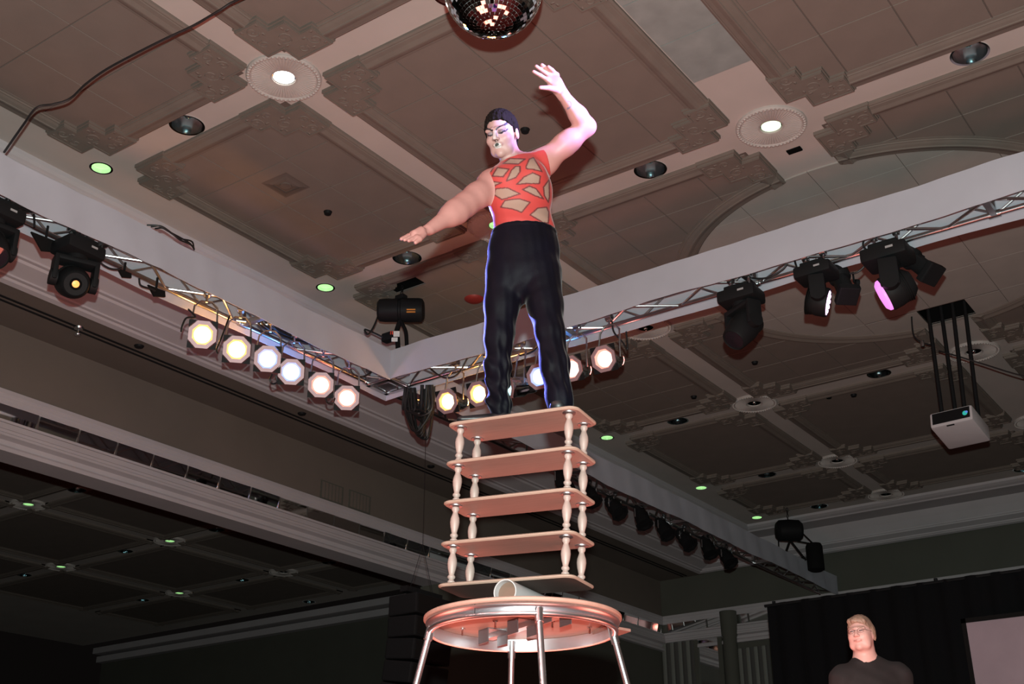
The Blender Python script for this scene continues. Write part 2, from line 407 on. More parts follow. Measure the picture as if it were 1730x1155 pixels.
# round field: pale tiles clipped to the circle
def outside_hatch(P): return outside(P, PHX0, PHX1, PHY0, PHY1)
for P in outside_hatch([(CIRC[0]+RC*math.cos(2*math.pi*k/72), CIRC[1]+RC*math.sin(2*math.pi*k/72)) for k in range(72)]): MB().prism(P, HC-0.0125, HC+0.001).build('round_backing', 'coffer_joint', ceiling)
circle = [(CIRC[0]+(RC+0.03)*math.cos(2*math.pi*k/72), CIRC[1]+(RC+0.03)*math.sin(2*math.pi*k/72)) for k in range(72)]
T2 = 2*TP/1.5
xs = [CIRC[0]-2.5+T2*k for k in range(8)]; ys = [CIRC[1]-2.52+T2*k for k in range(8)]
def wide(P): return max(p[0] for p in P)-min(p[0] for p in P) > 0.03 and max(p[1] for p in P)-min(p[1] for p in P) > 0.03
for i in range(7):
    for j in range(7):
        g = 0.003; P = circle
        for a, b, c in ((-1, 0, -(xs[i]+g)), (1, 0, xs[i+1]-g), (0, -1, -(ys[j]+g)), (0, 1, ys[j+1]-g)):
            P = clip(P, a, b, c)
            if len(P) < 3: break
        if len(P) < 3 or not wide(P): continue
        hit = min(p[0] for p in P) < PHX1 and max(p[0] for p in P) > PHX0 and max(p[1] for p in P) > PHY0 and min(p[1] for p in P) < PHY1
        for Q in (outside_hatch(P) if hit else [P]):
            if wide(Q): MB().prism(Q, HC-0.016, HC+0.001).build('dome_tile', 'dome_tile', ceiling)
# grey access plates on the wide strip
for (ya, yb) in ((7.49, 8.10), (6.87, 7.48), (6.25, 6.86)):
    b = MB(); b.prism([(XB2-0.27, ya), (XB2+0.33, ya), (XB2+0.33, yb), (XB2-0.27, yb)], HC-0.012, HC+0.001)
    b.build('access_plate', 'access_grey', ceiling)
# square diffuser, sprinkler roses and slots
b = MB(); dc = at_z(483, 311, HC)
for k, (s_, z_) in enumerate([(0.16, 0.008), (0.125, 0.014), (0.09, 0.008)]):
    b.add([(dc.x+sx*s_, dc.y+sy*s_, HC-0.012) for sx, sy in ((-1, -1), (1, -1), (1, 1), (-1, 1))]+[(dc.x+sx*(s_-0.03), dc.y+sy*(s_-0.03), HC-z_-0.01) for sx, sy in ((-1, -1), (1, -1), (1, 1), (-1, 1))],
          [(0, 1, 5, 4), (1, 2, 6, 5), (2, 3, 7, 6), (3, 0, 4, 7)])
b.bx(dc.x-0.17, dc.x+0.17, dc.y-0.17, dc.y+0.17, HC-0.013, HC-0.011); b.lathe([(0.055, -0.026), (0.06, -0.012), (0.06, 0)], 20, (dc.x, dc.y, HC)); b.build('air_diffuser', 'coffer_joint', ceiling)
for (px, py) in [(554, 356), (887, 217), (1275, 610), (1442, 665), (1400, 668), (1172, 668)]:
    p = at_z(px, py, HC); b = MB(); b.lathe([(0.005, -0.045), (0.035, -0.043), (0.038, -0.03), (0.045, -0.014), (0.05, 0)], 16, (p.x, p.y, HC)); b.build('sprinkler_rose', 'black_metal', ceiling, True)
p = at_z(1342, 253, HC); MB().bx(p.x-0.07, p.x+0.07, p.y-0.035, p.y+0.035, HC-0.015, HC).build('cable_slot', 'black_hole', ceiling)
mat('disc_red', (0.30, 0.03, 0.025), 0.5)
p = at_z(801, 503, HC); b = MB(); b.lathe([(0.02, -0.05), (0.085, -0.042), (0.115, -0.02), (0.12, 0)], 24, (p.x, p.y, HC)); b.build('ceiling_disc', 'disc_red', ceiling, True)  # low round red dome on the ceiling

# ---- downlights ---------------------------------------------------------------
mat('lens_hot', (0.9, 0.9, 0.8), 0.3, emit=(1.0, 1.0, 0.93), estr=9.0)
mat('lens_white', (0.8, 0.9, 0.7), 0.3, emit=(0.72, 1.0, 0.62), estr=1.6)
mat('lens_green', (0.6, 0.8, 0.5), 0.3, emit=(0.47, 1.0, 0.36), estr=0.95)
mat('medallion', (0.50, 0.45, 0.425), 0.85, var=0.05, scale=8, bump=0.3, bscale=40)
md = MB(); md.lathe([(0.102, 0.0), (0.102, -0.018), (0.11, -0.022), (0.285, -0.022), (0.292, -0.032), (0.318, -0.032), (0.325, -0.02), (0.325, 0.0)], 56, close=True)
med_me = md.mesh('medallion_disc', 'medallion', True, 30)
bd = MB()
for k in range(52): a = 2*math.pi*k/52; bd.ico((0.305*math.cos(a), 0.305*math.sin(a), -0.032), (0.016, 0.016, 0.010), 1)
bead_me = bd.mesh('beaded_rim', 'medallion', True, 60)
fl = MB()
for k in range(60):
    a = 2*math.pi*k/60; c_, s__ = math.cos(a), math.sin(a)
    fl.tube([(0.12*c_, 0.12*s__, -0.021), (0.275*c_, 0.275*s__, -0.021)], [0.0025, 0.0065], 4)
flute_me = fl.mesh('fluting', 'medallion', True, 60)
can_b = MB(); can_b.lathe([(0.112, -0.006), (0.112, 0.0), (0.096, 0.0), (0.096, 0.2), (0.092, 0.2), (0.092, -0.006)], 28, close=True); can_me = can_b.mesh('trim_can', 'chrome', True, 30)
cap_b = MB(); cap_b.lathe([(0.0, 0.06), (0.05, 0.058), (0.092, 0.045)], 28); lens_b = cap_b
lens_me = {k: MB().lathe([(0.0, 0.028), (0.05, 0.03), (0.0905, 0.038), (0.0905, 0.045), (0.0, 0.045)], 28).mesh('lamp_lens', 'lens_'+k, True, 60) for k in ('hot', 'white', 'green')}
mat('satin_chrome', (0.80, 0.88, 0.90), 0.13, 1.0); mat('lamp_white', (0.55, 0.53, 0.55), 0.35); mat('glint_metal', (0.62, 0.9, 0.95), 0.16, 1.0)
bulb_me = MB().ico((0, 0, 0.085), (0.034, 0.034, 0.045), 3).mesh('glint_bulb', 'glint_metal', True, 90)  # shiny tinted ball added in unlit downlights to catch a teal flash glint
dbulb_me = MB().ico((0, 0, 0.13), (0.045, 0.045, 0.06), 3).mesh('glint_bulb', 'glint_metal', True, 90)
refl_me = MB().lathe([(0.0, 0.15), (0.02, 0.15), (0.035, 0.10), (0.045, 0.15), (0.092, 0.19)], 24).mesh('reflector', 'chrome', True, 50)
deep_b = MB(); deep_b.lathe([(0.163, -0.006), (0.163, 0.0), (0.149, 0.004), (0.149, 0.3), (0.144, 0.3), (0.144, -0.004)], 36, close=True); deep_me = deep_b.mesh('chrome_drum', 'satin_chrome', True, 30)
dtop_me = MB().lathe([(0.0, 0.16), (0.05, 0.155), (0.052, 0.24), (0.10, 0.27), (0.146, 0.29), (0.146, 0.30), (0.0, 0.30)], 28).mesh('drum_reflector', 'lamp_white', True, 40)
def near_name(x, y): return ''
LITLAB = {(0, 'hot'): 'brightest white downlight in a beaded medallion, upper left of ceiling',
          (1, 'green'): 'lit green downlight half hidden behind the performer’s waist',
          (2, 'white'): 'lit pale green downlight in a beaded medallion right of the raised arm',
          (3, 'green'): 'lit green downlight near the cable end above left truss',
          (4, 'green'): 'lit green downlight above the blue lamps of left truss',
          (5, 'green'): 'lit green downlight right of the top board of the tower',
          (6, 'green'): 'lit green downlight in the middle of the far dark border strip',
          (7, 'green'): 'lit green downlight at far corner beside the far chain hoist',
          (8, 'green'): 'lit green downlight of neighbouring ceiling nearest the left picture edge',
          (9, 'green'): 'lit green downlight of neighbouring ceiling just below the mirror frieze',
          (10, 'green'): 'lower left lit green downlight of the dark neighbouring ceiling',
          (11, 'green'): 'lit green downlight of neighbouring ceiling lowest and nearest the table'}
UNLAB = ['unlit downlight medallion hidden just behind the right truss', 'unlit medallion downlight at the strip crossing left of the projector', 'unlit medallion downlight at the far strip crossing below the projector',
         'farthest unlit medallion downlight beside the back cornice', 'unlit medallion downlight beside the projector poles', 'unlit medallion downlight far right beyond the projector', 'unlit medallion downlight at the right picture edge above truss',
         'unlit medallion downlight of the dark neighbouring ceiling near its back wall']
DEEPLAB = ['chrome drum downlight between the cable and the brightest medallion', 'chrome drum downlight just under the outstretched hand', 'chrome drum downlight right of the performer’s shoulder', 'dark chrome drum downlight right of the tower’s top board',
           'dark chrome drum downlight left of the projector', 'small dark chrome drum downlight in the second far row, left', 'small dark chrome drum downlight in the second far row, right', 'chrome drum downlight at the upper right picture corner',
           'dark chrome drum downlight right of the projector poles', 'small chrome drum downlight over the far chain hoist', 'small chrome drum downlight at the right above back cornice', 'chrome drum downlight above the mirror ball', 'chrome drum downlight in the pale round field between the moving heads',
           'small chrome downlight of neighbouring ceiling, nearest the mirror frieze at left', 'small chrome downlight of neighbouring ceiling, mid left between green lights', 'small chrome downlight of neighbouring ceiling under the mirror frieze middle', 'small chrome downlight of neighbouring ceiling at left picture edge',
           'small chrome downlight of neighbouring ceiling, mid right of far row', 'small chrome downlight of neighbouring ceiling under the mirror frieze end', 'small chrome downlight of neighbouring ceiling left of its far row', 'small chrome downlight of neighbouring ceiling at its back cornice']
def downlight(x, y, kind, lens, label):
    t = thing('downlight', label, 'ceiling light', (x, y, HC), 0, 'recessed ceiling downlights')
    if kind == 'med':
        d = link('medallion_disc', med_me, t); link('beaded_rim', bead_me, d); link('fluting', flute_me, d)
    link('trim_can', can_me, t)
    if lens: link('lamp_lens', lens_me[lens], t)
    else: link('reflector', refl_me, t); link('glint_bulb', bulb_me, t)
for i, (x, y, k, l) in enumerate(lit): downlight(x, y, k, l, LITLAB[(i, l)].replace('’', "'"))
for i, (x, y, k) in enumerate(unlit): downlight(x, y, k, None, UNLAB[i])
for i, (x, y) in enumerate(deep):
    t = thing('drum_downlight', DEEPLAB[i].replace('’', "'"), 'ceiling light', (x, y, HC), 0, 'deep chrome downlights')
    link('chrome_drum', deep_me, t); link('drum_reflector', dtop_me, t); link('glint_bulb', dbulb_me, t)

# ---- neighbouring section beyond the opening (same ceiling) -----------------------
def flat_frame(x0, x1, y0, y1):
    coffer(x0, x1, y0, y1, fine=False, blocks=False)
for (x0, x1) in ((-19.25, -16.9), (-22.6, -19.55), (-26.0, -22.95)):
    for r in (1, 2, 3, 4):
        flat_frame(x0, x1, YR(r)+0.15, YR(r+1)-0.15 if r < 4 else YL-0.1)

# ---- cornice, soffits, walls -----------------------------------------------------
CP = [(-9.47, 6.5, 21.2), (-9.478, 6.462, 21.22), (-9.50, 6.43, 21.28), (-9.53, 6.41, 21.34), (-9.53, 6.39, 21.36), (-9.95, 6.39, 21.83), (-9.95, 6.365, 21.85), (-10.30, 6.27, 21.93), (-10.69, 6.15, 22.02), (-10.69, 6.125, 22.03), (-10.74, 6.125, 22.05), (-10.76, 6.10, 22.06),
      (-10.98, 6.05, 22.19), (-10.98, 6.028, 22.2), (-11.03, 6.028, 22.22), (-11.05, 6.006, 22.24), (-11.12, 5.99, 22.3), (-11.14, 6.03, 22.32), (-11.16, 6.7, 22.4), (-9.3, 6.7, 21.0)]
trim1 = struct('trim_1', 'white stepped cornice running around the coffered ceiling')
b = MB(); b.sweep([[(x, -4.0, z+ZC) for x, z, y in CP], [(x, y, z+ZC) for x, z, y in CP], [(5.0, y, z+ZC) for x, z, y in CP]]); b.build('cornice', 'plaster_white', trim1)
XW, YW = -12.13, 22.5
wl = struct('wall_left', 'brown wall band over the mirrored frieze at left')
b = MB(); b.bx(XW-0.3, -11.1, -4, YW, 6.022+ZC, 6.3+ZC); b.build('soffit', 'wall_brown', wl)
b = MB(); b.bx(-11.47, -11.44, -4, YW-0.1, 6.012+ZC, 6.03+ZC); b.bx(-11.55, -11.53, -4, YW-0.1, 6.008+ZC, 6.03+ZC); b.build('partition_track', 'black_metal', wl)
for (px, py) in [(235, 584), (510, 698), (728, 787)]:
    p = at_z(px, py, 6.022+ZC); MB().lathe([(0.02, -0.03), (0.05, -0.02), (0.06, 0.0)], 14, (p.x, p.y, 6.022+ZC)).build('sprinkler_rose', 'black_metal', wl, True)
p = at_z(133, 553, 6.022+ZC); MB().lathe([(0.035, -0.10), (0.04, -0.09), (0.012, -0.085), (0.012, -0.03), (0.05, -0.02), (0.06, 0.0)], 12, (p.x, p.y, 6.022+ZC)).build('sprinkler_head', 'steel_dull', wl, True)
b = MB(); b.bx(XW-0.3, XW, -4, YW+0.3, 5.1+ZC, 6.05+ZC); b.build('wall_band', 'wall_brown', wl)
YEND = 15.3
b = MB(); b.bx(XW-0.3, XW-0.02, YEND, YW+0.3, 0, 4.6+ZC); b.build('wall_lower', 'wall_olive', wl)
b = MB(); b.bx(XW-0.34, XW+0.04, YEND-0.25, YEND, 0, 4.55+ZC); b.build('wall_pilaster', 'wall_olive', wl)
wb = struct('wall_back', 'dark olive back wall under the far cornice')
b = MB(); b.bx(XW-0.3, 6.0, YW, YW+0.3, 0, 6.4+ZC); b.build('wall_face', 'wall_olive', wb)
b = MB(); b.bx(-30, XW-0.3, YW-0.4, YW, 0, 6.55+ZC); b.build('wall_face', 'wall_olive', wb)
for zz, dd in ((6.42, 0.35), (6.2, 0.2)):
    MB().bx(-30, XW-0.35, YW-0.4-dd, YW-0.4, zz-0.1+ZC, zz+0.06+ZC).build('cornice', 'plaster_white', wb)
# frieze: moulded bands with a strip of mirrors between them
FZ = [(0.0, 5.27), (0.045, 5.27), (0.05, 5.22), (0.035, 5.205), (0.035, 5.165), (0.028, 5.155), (0.028, 5.12), (0.02, 5.11), (0.02, 5.102)]
FZ2 = [(0.0, 4.93), (0.02, 4.93), (0.06, 4.915), (0.06, 4.885), (0.085, 4.865), (0.09, 4.80), (0.10, 4.79), (0.10, 4.755), (0.115, 4.745), (0.115, 4.715), (0.04, 4.69), (0.02, 4.64), (0.06, 4.625), (0.075, 4.60), (0.075, 4.555), (-0.30, 4.555), (-0.30, 4.93)]
trim2 = struct('trim_2', 'white moulded frieze with a strip of mirrors round the room')
def fr_ring(P): 
    return [[(XW+o, -4.0, z+ZC) for o, z in P], [(XW+o, YW-o, z+ZC) for o, z in P], [(6.0, YW-o, z+ZC) for o, z in P]]
b = MB(); b.sweep(fr_ring(FZ+[(-0.1, 5.102), (-0.1, 5.27)])); b.build('upper_band', 'plaster_white', trim2)
b = MB(); b.sweep(fr_ring(FZ2)); b.build('lower_band', 'plaster_white', trim2)
b = MB(); b.bx(XW-0.3, XW-0.02, -4, YW, 4.9+ZC, 5.13+ZC); b.build('mirror_backing', 'black_matte', trim2)
jx = [(64, 714.6), (135, 735), (201, 758), (264, 779), (322, 797), (376, 815), (428, 831), (477, 847), (522, 862), (567, 877.5), (610, 892), (650, 904), (687, 917), (725, 930)]
jy = [at_x(px, py, XW).y for px, py in jx]
stp = (jy[-1]-jy[0])/(len(jy)-1)
yy = jy[0]-2*stp
mir_me = {}
k = 0
while yy < YW-0.3:
    y1_ = min(yy+stp, YW-0.05)
    b = MB(); b.bx(-0.012, 0.0, -(y1_-yy)/2+0.012, (y1_-yy)/2-0.012, -0.09, 0.09)
    key = round(y1_-yy, 3)
    if key not in mir_me: mir_me[key] = b.mesh('mirror_pane', 'mirror')
    o = link('mirror_pane', mir_me[key], trim2, (XW+0.004, (yy+y1_)/2, 5.016+ZC))
    o.rotation_euler = (0, math.radians(random.uniform(9, 11) if yy < jy[6] or yy > jy[10] else random.uniform(-1, 1)), math.radians(random.uniform(-0.8, 0.8)))
    MB().bx(XW-0.012, XW+0.006, y1_-0.012, y1_+0.012, 4.93+ZC, 5.10+ZC).build('mirror_bead', 'mirror_trim', trim2)
    yy = y1_; k += 1
    if k > 40: break
xx = XW+0.1
bk_me = MB().bx(-0.44, 0.44, 0, 0.012, -0.09, 0.09).mesh('mirror_pane', 'mirror')
while xx < -3:
    link('mirror_pane', bk_me, trim2, (xx+0.46, YW-0.016, 5.016+ZC), (math.radians(9), 0, 0)); MB().bx(xx+0.905, xx+0.925, YW-0.02, YW, 4.93+ZC, 5.10+ZC).build('mirror_bead', 'mirror_trim', trim2); xx += 0.92
mat('house_wall', (0.42, 0.36, 0.31), 0.8, var=0.05, scale=2)
wf = struct('wall_front', 'pale house wall behind the camera'); MB().bx(-30, 5.4, -4.3, -4.0, 0, 8.3).build('wall_face', 'house_wall', wf)
wr_ = struct('wall_right', 'pale house wall right of the stage'); MB().bx(5.0, 5.3, -4, 22.5, 0, 8.3).build('wall_face', 'house_wall', wr_)
# ---- floor and stage ---------------------------------------------------------------
fl_ = struct('floor', 'dark patterned ballroom carpet'); MB().bx(-30, 6, -4, 23, -0.1, 0.0).build('carpet', 'floor_carpet', fl_)
stg = thing('stage_platform', 'red carpeted stage platform under the performer', 'stage', (-5, 7.5, 0))
SZ = 1.22
b = MB(); b.bx(-4.5, 7.0, -4.6, 6.0, SZ-0.08, SZ); b.build('deck', 'stage_red', stg)
b = MB(); b.bx(-4.45, 6.95, -4.55, 5.95, 0, SZ-0.08); b.build('skirt', 'black_matte', stg)
# ================================================================== RIGGING
TX0, TX1, TY0, TY1 = -8.22, -8.52, 9.29, 9.59          # front / rear chord lines of the two trusses
TZ0, TZ1 = 5.20+ZC, 5.45+ZC
def truss(name, label, a, b, side, joints):
    """a,b: end points (x,y) of the front chord line; side: unit vector to the rear chords"""
    a = Vector((*a, 0)); b = Vector((*b, 0)); s = Vector((*side, 0))*0.30; d = (b-a); L = d.length; d.normalize()
    t = thing(name, label, 'truss', (a+b)/2+Vector((0, 0, TZ0)))
    off = -((a+b)/2+Vector((0, 0, TZ0)))
    for q in (0, 1):
        for z in (TZ0, TZ1):
            MB().tube([a+s*q+Vector((0, 0, z))+off, b+s*q+Vector((0, 0, z))+off], 0.025, 12).build('chord', 'alu', t, True)
    n = int(L/0.42); me = {}
    def brace(p, q, r=0.012):
        key = tuple(round(v, 3) for v in (q-p))
        if key not in me: me[key] = MB().tube([Vector((0, 0, 0)), q-p], r, 8).mesh('brace', 'alu', True)
        link('brace', me[key], t, p+off)
    st = L/n; zz0, zz1 = Vector((0, 0, TZ0)), Vector((0, 0, TZ1))
    for i in range(n):
        p, q = a+d*(i*st), a+d*((i+1)*st)
        if i % 2: brace(p+zz0, q+s+zz0); brace(p+s+zz0, q+s+zz1); brace(p+zz0, q+zz1)
        else: brace(p+s+zz0, q+zz0); brace(p+s+zz1, q+s+zz0); brace(p+zz1, q+zz0)
    for f in joints:                                     # bolted joint plates between sections
        p = a+d*f
        m = MB()
        for q in (0, 1):
            for z in (TZ0, TZ1): m.tube([p+s*q-d*0.05+Vector((0, 0, z))+off, p+s*q+d*0.05+Vector((0, 0, z))+off], 0.034, 12)
        for z in (TZ0, TZ1): m.box(p+s*0.5+Vector((0, 0, z))+off, (0.05 if d.x else 0.3, 0.3 if d.x else 0.05, 0.05))
        for q in (0, 1): m.box(p+s*q+Vector((0, 0, (TZ0+TZ1)/2))+off, (0.04, 0.04, TZ1-TZ0))
        m.build('joint_collar', 'steel_dull', t, True)
    return t
truss('lighting_truss', 'long aluminium box truss at left carrying coloured lamps, running into the distance', (TX0, 2.2), (TX0, 22.1), (-1, 0), [2.0, 3.35, 5.2, 7.07, 11.0, 14.0, 17.0])
truss('lighting_truss', 'aluminium box truss crossing to the right behind the performer', (TX0+0.03, TY0), (1.2, TY0), (0, 1), [2.2, 4.2, 6.38, 8.2])
# corner block plates
t = thing('truss_corner', 'aluminium corner block where the two trusses meet', 'truss', ((TX0+TX1)/2, (TY0+TY1)/2, TZ0))
for z in (-0.03, 0.30):
    m = MB()
    for (x, y) in ((0.15, 0), (-0.15, 0)): m.box((x, y, z), (0.05, 0.34, 0.012))
    for (x, y) in ((0, 0.15), (0, -0.15)): m.box((x, y, z), (0.34, 0.05, 0.012))
    m.box((0, 0, z), (0.16, 0.16, 0.01)); m.build('corner_plate', 'steel_dull', t)

def drape(label, a, b, z0, z1, nrm, seed, wr=0.020, name='truss_drape'):
    a = Vector((*a, 0)); b = Vector((*b, 0)); nrm = Vector((*nrm, 0)); d = b-a; L = d.length; d.normalize()
    rg = random.Random(seed); nx = max(12, int(L/0.09)); nz = 6
    ws = [(rg.uniform(0.25, 2.4), rg.uniform(0, 6.28), rg.uniform(0.2, 1)) for _ in range(7)]
    folds = [(rg.uniform(0, L), rg.uniform(-0.5, 0.5), rg.uniform(0.02, 0.05), rg.uniform(-1, 1)) for _ in range(int(L*1.6))]
    m = MB(); c = (a+b)/2+Vector((0, 0, (z0+z1)/2)); P = []
    for side in (0, 1):
        for i in range(nx+1):
            for j in range(nz+1):
                u = L*i/nx; v = j/nz
                w = sum(A*math.sin(2*math.pi*u/l+p+v*2.2) for l, p, A in ws)/7*wr*1.6
                w += sum(h*0.35*math.exp(-((u-fu-sl*(v-0.5)*0.5)/wd)**2)*wr for fu, sl, wd, h in folds)
                sag = 0.012*math.sin(u*1.7+seed)*(1-v) + 0.006*math.sin(u*4.1)*(1 if j in (0, nz) else 0)
                m.v.append(tuple(a+d*u+nrm*(w+0.012-side*0.004)+Vector((0, 0, z0+(z1-z0)*v+sag))-c))
    S = (nx+1)*(nz+1)
    for i in range(nx):
        for j in range(nz):
            k = i*(nz+1)+j; m.f.append((k, k+nz+1, k+nz+2, k+1)); m.f.append((k+S, k+S+1, k+S+nz+2, k+S+nz+1))
        k = i*(nz+1); m.f.append((k, k+S, k+S+nz+1, k+nz+1)); k += nz; m.f.append((k, k+nz+1, k+S+nz+1, k+S))
    for i in (0, nx):
        for j in range(nz): k = i*(nz+1)+j; m.f.append((k, k+1, k+S+1, k+S))
    o = m.build(name, 'drape_white', None, True, 70); o.location = c
    return tag(o, label, 'drape', 'white cloths on the trusses')
zt, zb = 5.488+ZC, 5.135+ZC
drape('white cloth along the near left truss above the amber and blue lamps', (TX0+0.04, 2.2), (TX0+0.04, TY0-0.05), zb, zt, (1, 0), 1)
drape('white cloth on the front of the truss right of the performer', (TX0+0.045, TY0-0.04), (1.2, TY0-0.04), zb, zt, (0, -1), 2)
drape('white cloth on the far dim end of the left truss behind the tower', (TX0+0.04, TY1+0.06), (TX0+0.04, 22.15), zb, zt, (1, 0), 3)
drape('rear white cloth on the back chord of the near left truss', (TX1-0.05, 2.2), (TX1-0.05, TY1+0.04), 5.12+ZC, 5.45+ZC, (1, 0), 4, 0.006)
drape('rear white cloth on the back chord of the right truss', (TX1-0.04, TY1+0.05), (1.2, TY1+0.05), 5.12+ZC, 5.45+ZC, (0, -1), 5, 0.006)

# ---------------------------------------------------------------- par cans
mat('gel_frame', (0.44, 0.28, 0.30), 0.45, 0.2)
def lensmat(n, core, rim):
    mat('par_core_'+n, (0.9, 0.9, 0.9), 0.3, emit=core, estr=1.0); mat('par_rim_'+n, (0.8, 0.5, 0.4), 0.3, emit=rim, estr=1.0)
lensmat('amber', (2.6, 2.0, 0.95), (1.5, 0.62, 0.06)); lensmat('blue', (0.95, 1.5, 2.0), (0.10, 0.42, 1.5))
lensmat('pink', (1.8, 1.15, 0.95), (1.4, 0.28, 0.22)); lensmat('cyan', (0.75, 1.5, 1.7), (0.1, 0.6, 1.0))
def xf(m0, R, o):
    m0.v = [tuple(R @ Vector(p) + o) for p in m0.v]; return m0
def par_can(px, py, plane, val, aim, colour, label, finish='chrome', plates=True, lit_=True, r=0.105, group='par cans on the trusses', zclamp=None):
    lens_c = at_x(px, py, val) if plane == 'x' else at_y(px, py, val)
    z = (Vector(aim)-lens_c).normalized(); R = frame_from(z, Vector((0, 0, 1)).cross(z))
    top = lens_c - z*0.16; ch = Vector((top.x, top.y, (zclamp or TZ0)-0.03))
    t = thing('par_can', label, 'stage light', ch, 0, group); o = lens_c-ch
    body = xf(MB().lathe([(0.03, -0.36), (0.05, -0.36), (0.052, -0.33), (0.075, -0.31), (0.085, -0.27), (0.088, -0.20), (r, -0.17), (r, 0.0), (r-0.006, 0.0), (r-0.006, -0.05), (0.0, -0.06)], 28), R, o)
    body.build('can_body', 'satin_chrome' if finish == 'chrome' else finish, t, True, 35)
    g = MB(); ro, ri = 0.136, r-0.006
    def oc(rad, k, n=8, ph=math.pi/8): a = 2*math.pi*k/n+ph; return rad*math.cos(a), rad*math.sin(a)
    for k in range(8):
        k2 = k+1; A, B = oc(ro, k), oc(ro, k2); C, D_ = oc(ri, k), oc(ri, k2)
        g.add([(*A, 0.0), (*B, 0.0), (*D_, 0.0), (*C, 0.0), (*A, 0.012), (*B, 0.012), (*D_, 0.012), (*C, 0.012)], [(0, 1, 5, 4), (4, 5, 6, 7), (2, 3, 7, 6), (3, 2, 1, 0)])
    gf = xf(g, R, o).build('gel_frame', 'gel_frame' if lit_ else 'black_metal', t)
    if plates:
        for sx in (-1, 1):
            for sy in (-1, 1): xf(MB().prism([(sx*0.13, sy*0.06), (sx*0.13, sy*0.13), (sx*0.06, sy*0.13)], -0.012, -0.004), R, o).build('holder_corner', 'black_metal', t)
    if lit_:
        xf(MB().lathe([(0.0, -0.022), (0.05, -0.02), (ri-0.020, -0.024), (ri-0.020, -0.03), (0.0, -0.03)], 28), R, o).build('lamp_lens', 'par_core_'+colour, t, True, 60)
        xf(MB().lathe([(ri-0.020, -0.024), (ri, -0.018), (ri, -0.032), (ri-0.020, -0.032)], 28, close=True), R, o).build('lens_rim', 'par_rim_'+colour, t, True)
        lamp('par_bloom_helper', 'POINT', lens_c-z*0.46, {'amber': 9, 'blue': 5, 'pink': 2, 'cyan': 1}[colour], {'amber': (1.0, 0.42, 0.10), 'blue': (0.12, 0.35, 1.0), 'pink': (1.0, 0.25, 0.2), 'cyan': (0.2, 0.7, 1.0)}[colour], shadow_soft_size=0.06)  # point light added behind the can to imitate the bloom around it
    else:
        xf(MB().lathe([(0.0, -0.03), (0.05, -0.027), (ri, -0.035), (ri, -0.04), (0.0, -0.04)], 24), R, o).build('lamp_lens', 'black_metal', t, True, 60)
    sx = R @ Vector((1, 0, 0)); piv = -z*0.13+o; m = MB()
    w_ = r+0.012; topb = Vector((0, 0, -0.06)); 
    m.tube([piv+sx*w_, piv+sx*w_+Vector((0, 0, 0.12)), topb+sx*w_*0.9+Vector((0, 0, -0.06)), topb+sx*0.05, topb-sx*0.05, topb-sx*w_*0.9+Vector((0, 0, -0.06)), piv-sx*w_+Vector((0, 0, 0.12)), piv-sx*w_], 0.009, 6)
    m.build('yoke', 'steel_dull', t, True)
    c = MB(); c.tube([(0, 0, -0.07), (0, 0, 0.0)], 0.012, 8); c.lathe([(0.04, -0.03), (0.04, 0.03), (0.028, 0.03), (0.028, -0.03)], 14, (0, 0, 0.03), sx.cross(Vector((0, 0, 1))) if plane == 'x' else (1, 0, 0), close=True)
    c.build('clamp', 'steel_dull', t, True)
    return t
LA = (-1.2, 0.6, 2.6)
for (px, py, c, lab) in [(342, 565, 'amber', 'leftmost amber lit par can on the left truss'), (400, 590, 'amber', 'second amber lit par can, beside the blue ones'), (452, 606, 'blue', 'blue lit par can next to the amber pair'),
                         (492, 628, 'blue', 'blue lit par can next to the pink pair'), (542, 650, 'pink', 'pink lit par can beside the blue pair on the left truss'), (586, 672, 'pink', 'pink lit par can nearest the truss corner')]:
    par_can(px, py, 'x', -8.16, LA, c, lab, 'chrome')
RA = (-4.2, 0.2, 2.4)
for (px, py, c, lab) in [(755, 678, 'amber', 'amber lit par can beside the hanging cable bundle'), (808, 665, 'amber', "amber lit par can touching the performer's left trouser leg"), (858, 655, 'cyan', "cyan lit par can peeping between the performer's legs"),
                         (910, 636, 'blue', "blue-white lit par can between the performer's legs, right"), (964, 623, 'pink', "pink lit par can half hidden by the performer's right leg"), (1020, 606, 'pink', 'rightmost pink lit par can on the right truss')]:
    par_can(px, py, 'y', 9.25, at_y(px, py, 9.25)+(Vector((0.5, -8, -2.6)) if px != 858 else Vector((-4, -7, -2.2))), c, lab, 'chrome')
# unlit fixtures on the far end of the left truss
NTH = ['nearest the tower', 'second from the tower', 'third from the tower', 'fourth from the tower', 'fourth from the far end', 'third from the far end', 'second from the far end', 'at the far end']
for k in range(8):
    lc = Vector((-8.34, 13.0+0.70*k, TZ0-0.30)); v_ = lc-Vector((0, 0, ZC)); dp_ = v_.dot(FWD)
    par_can(W_PX/2+F_PX*v_.dot(RGT)/dp_, H_PX/2-F_PX*v_.dot(UPV)/dp_, 'x', -8.34, (-7.2+0.5*(k % 3), 12.4+0.70*k, 4.0), 'amber', 'unlit black par can under the far truss cloth, '+NTH[k], 'black_metal', False, False, group='unlit par cans under the far truss')

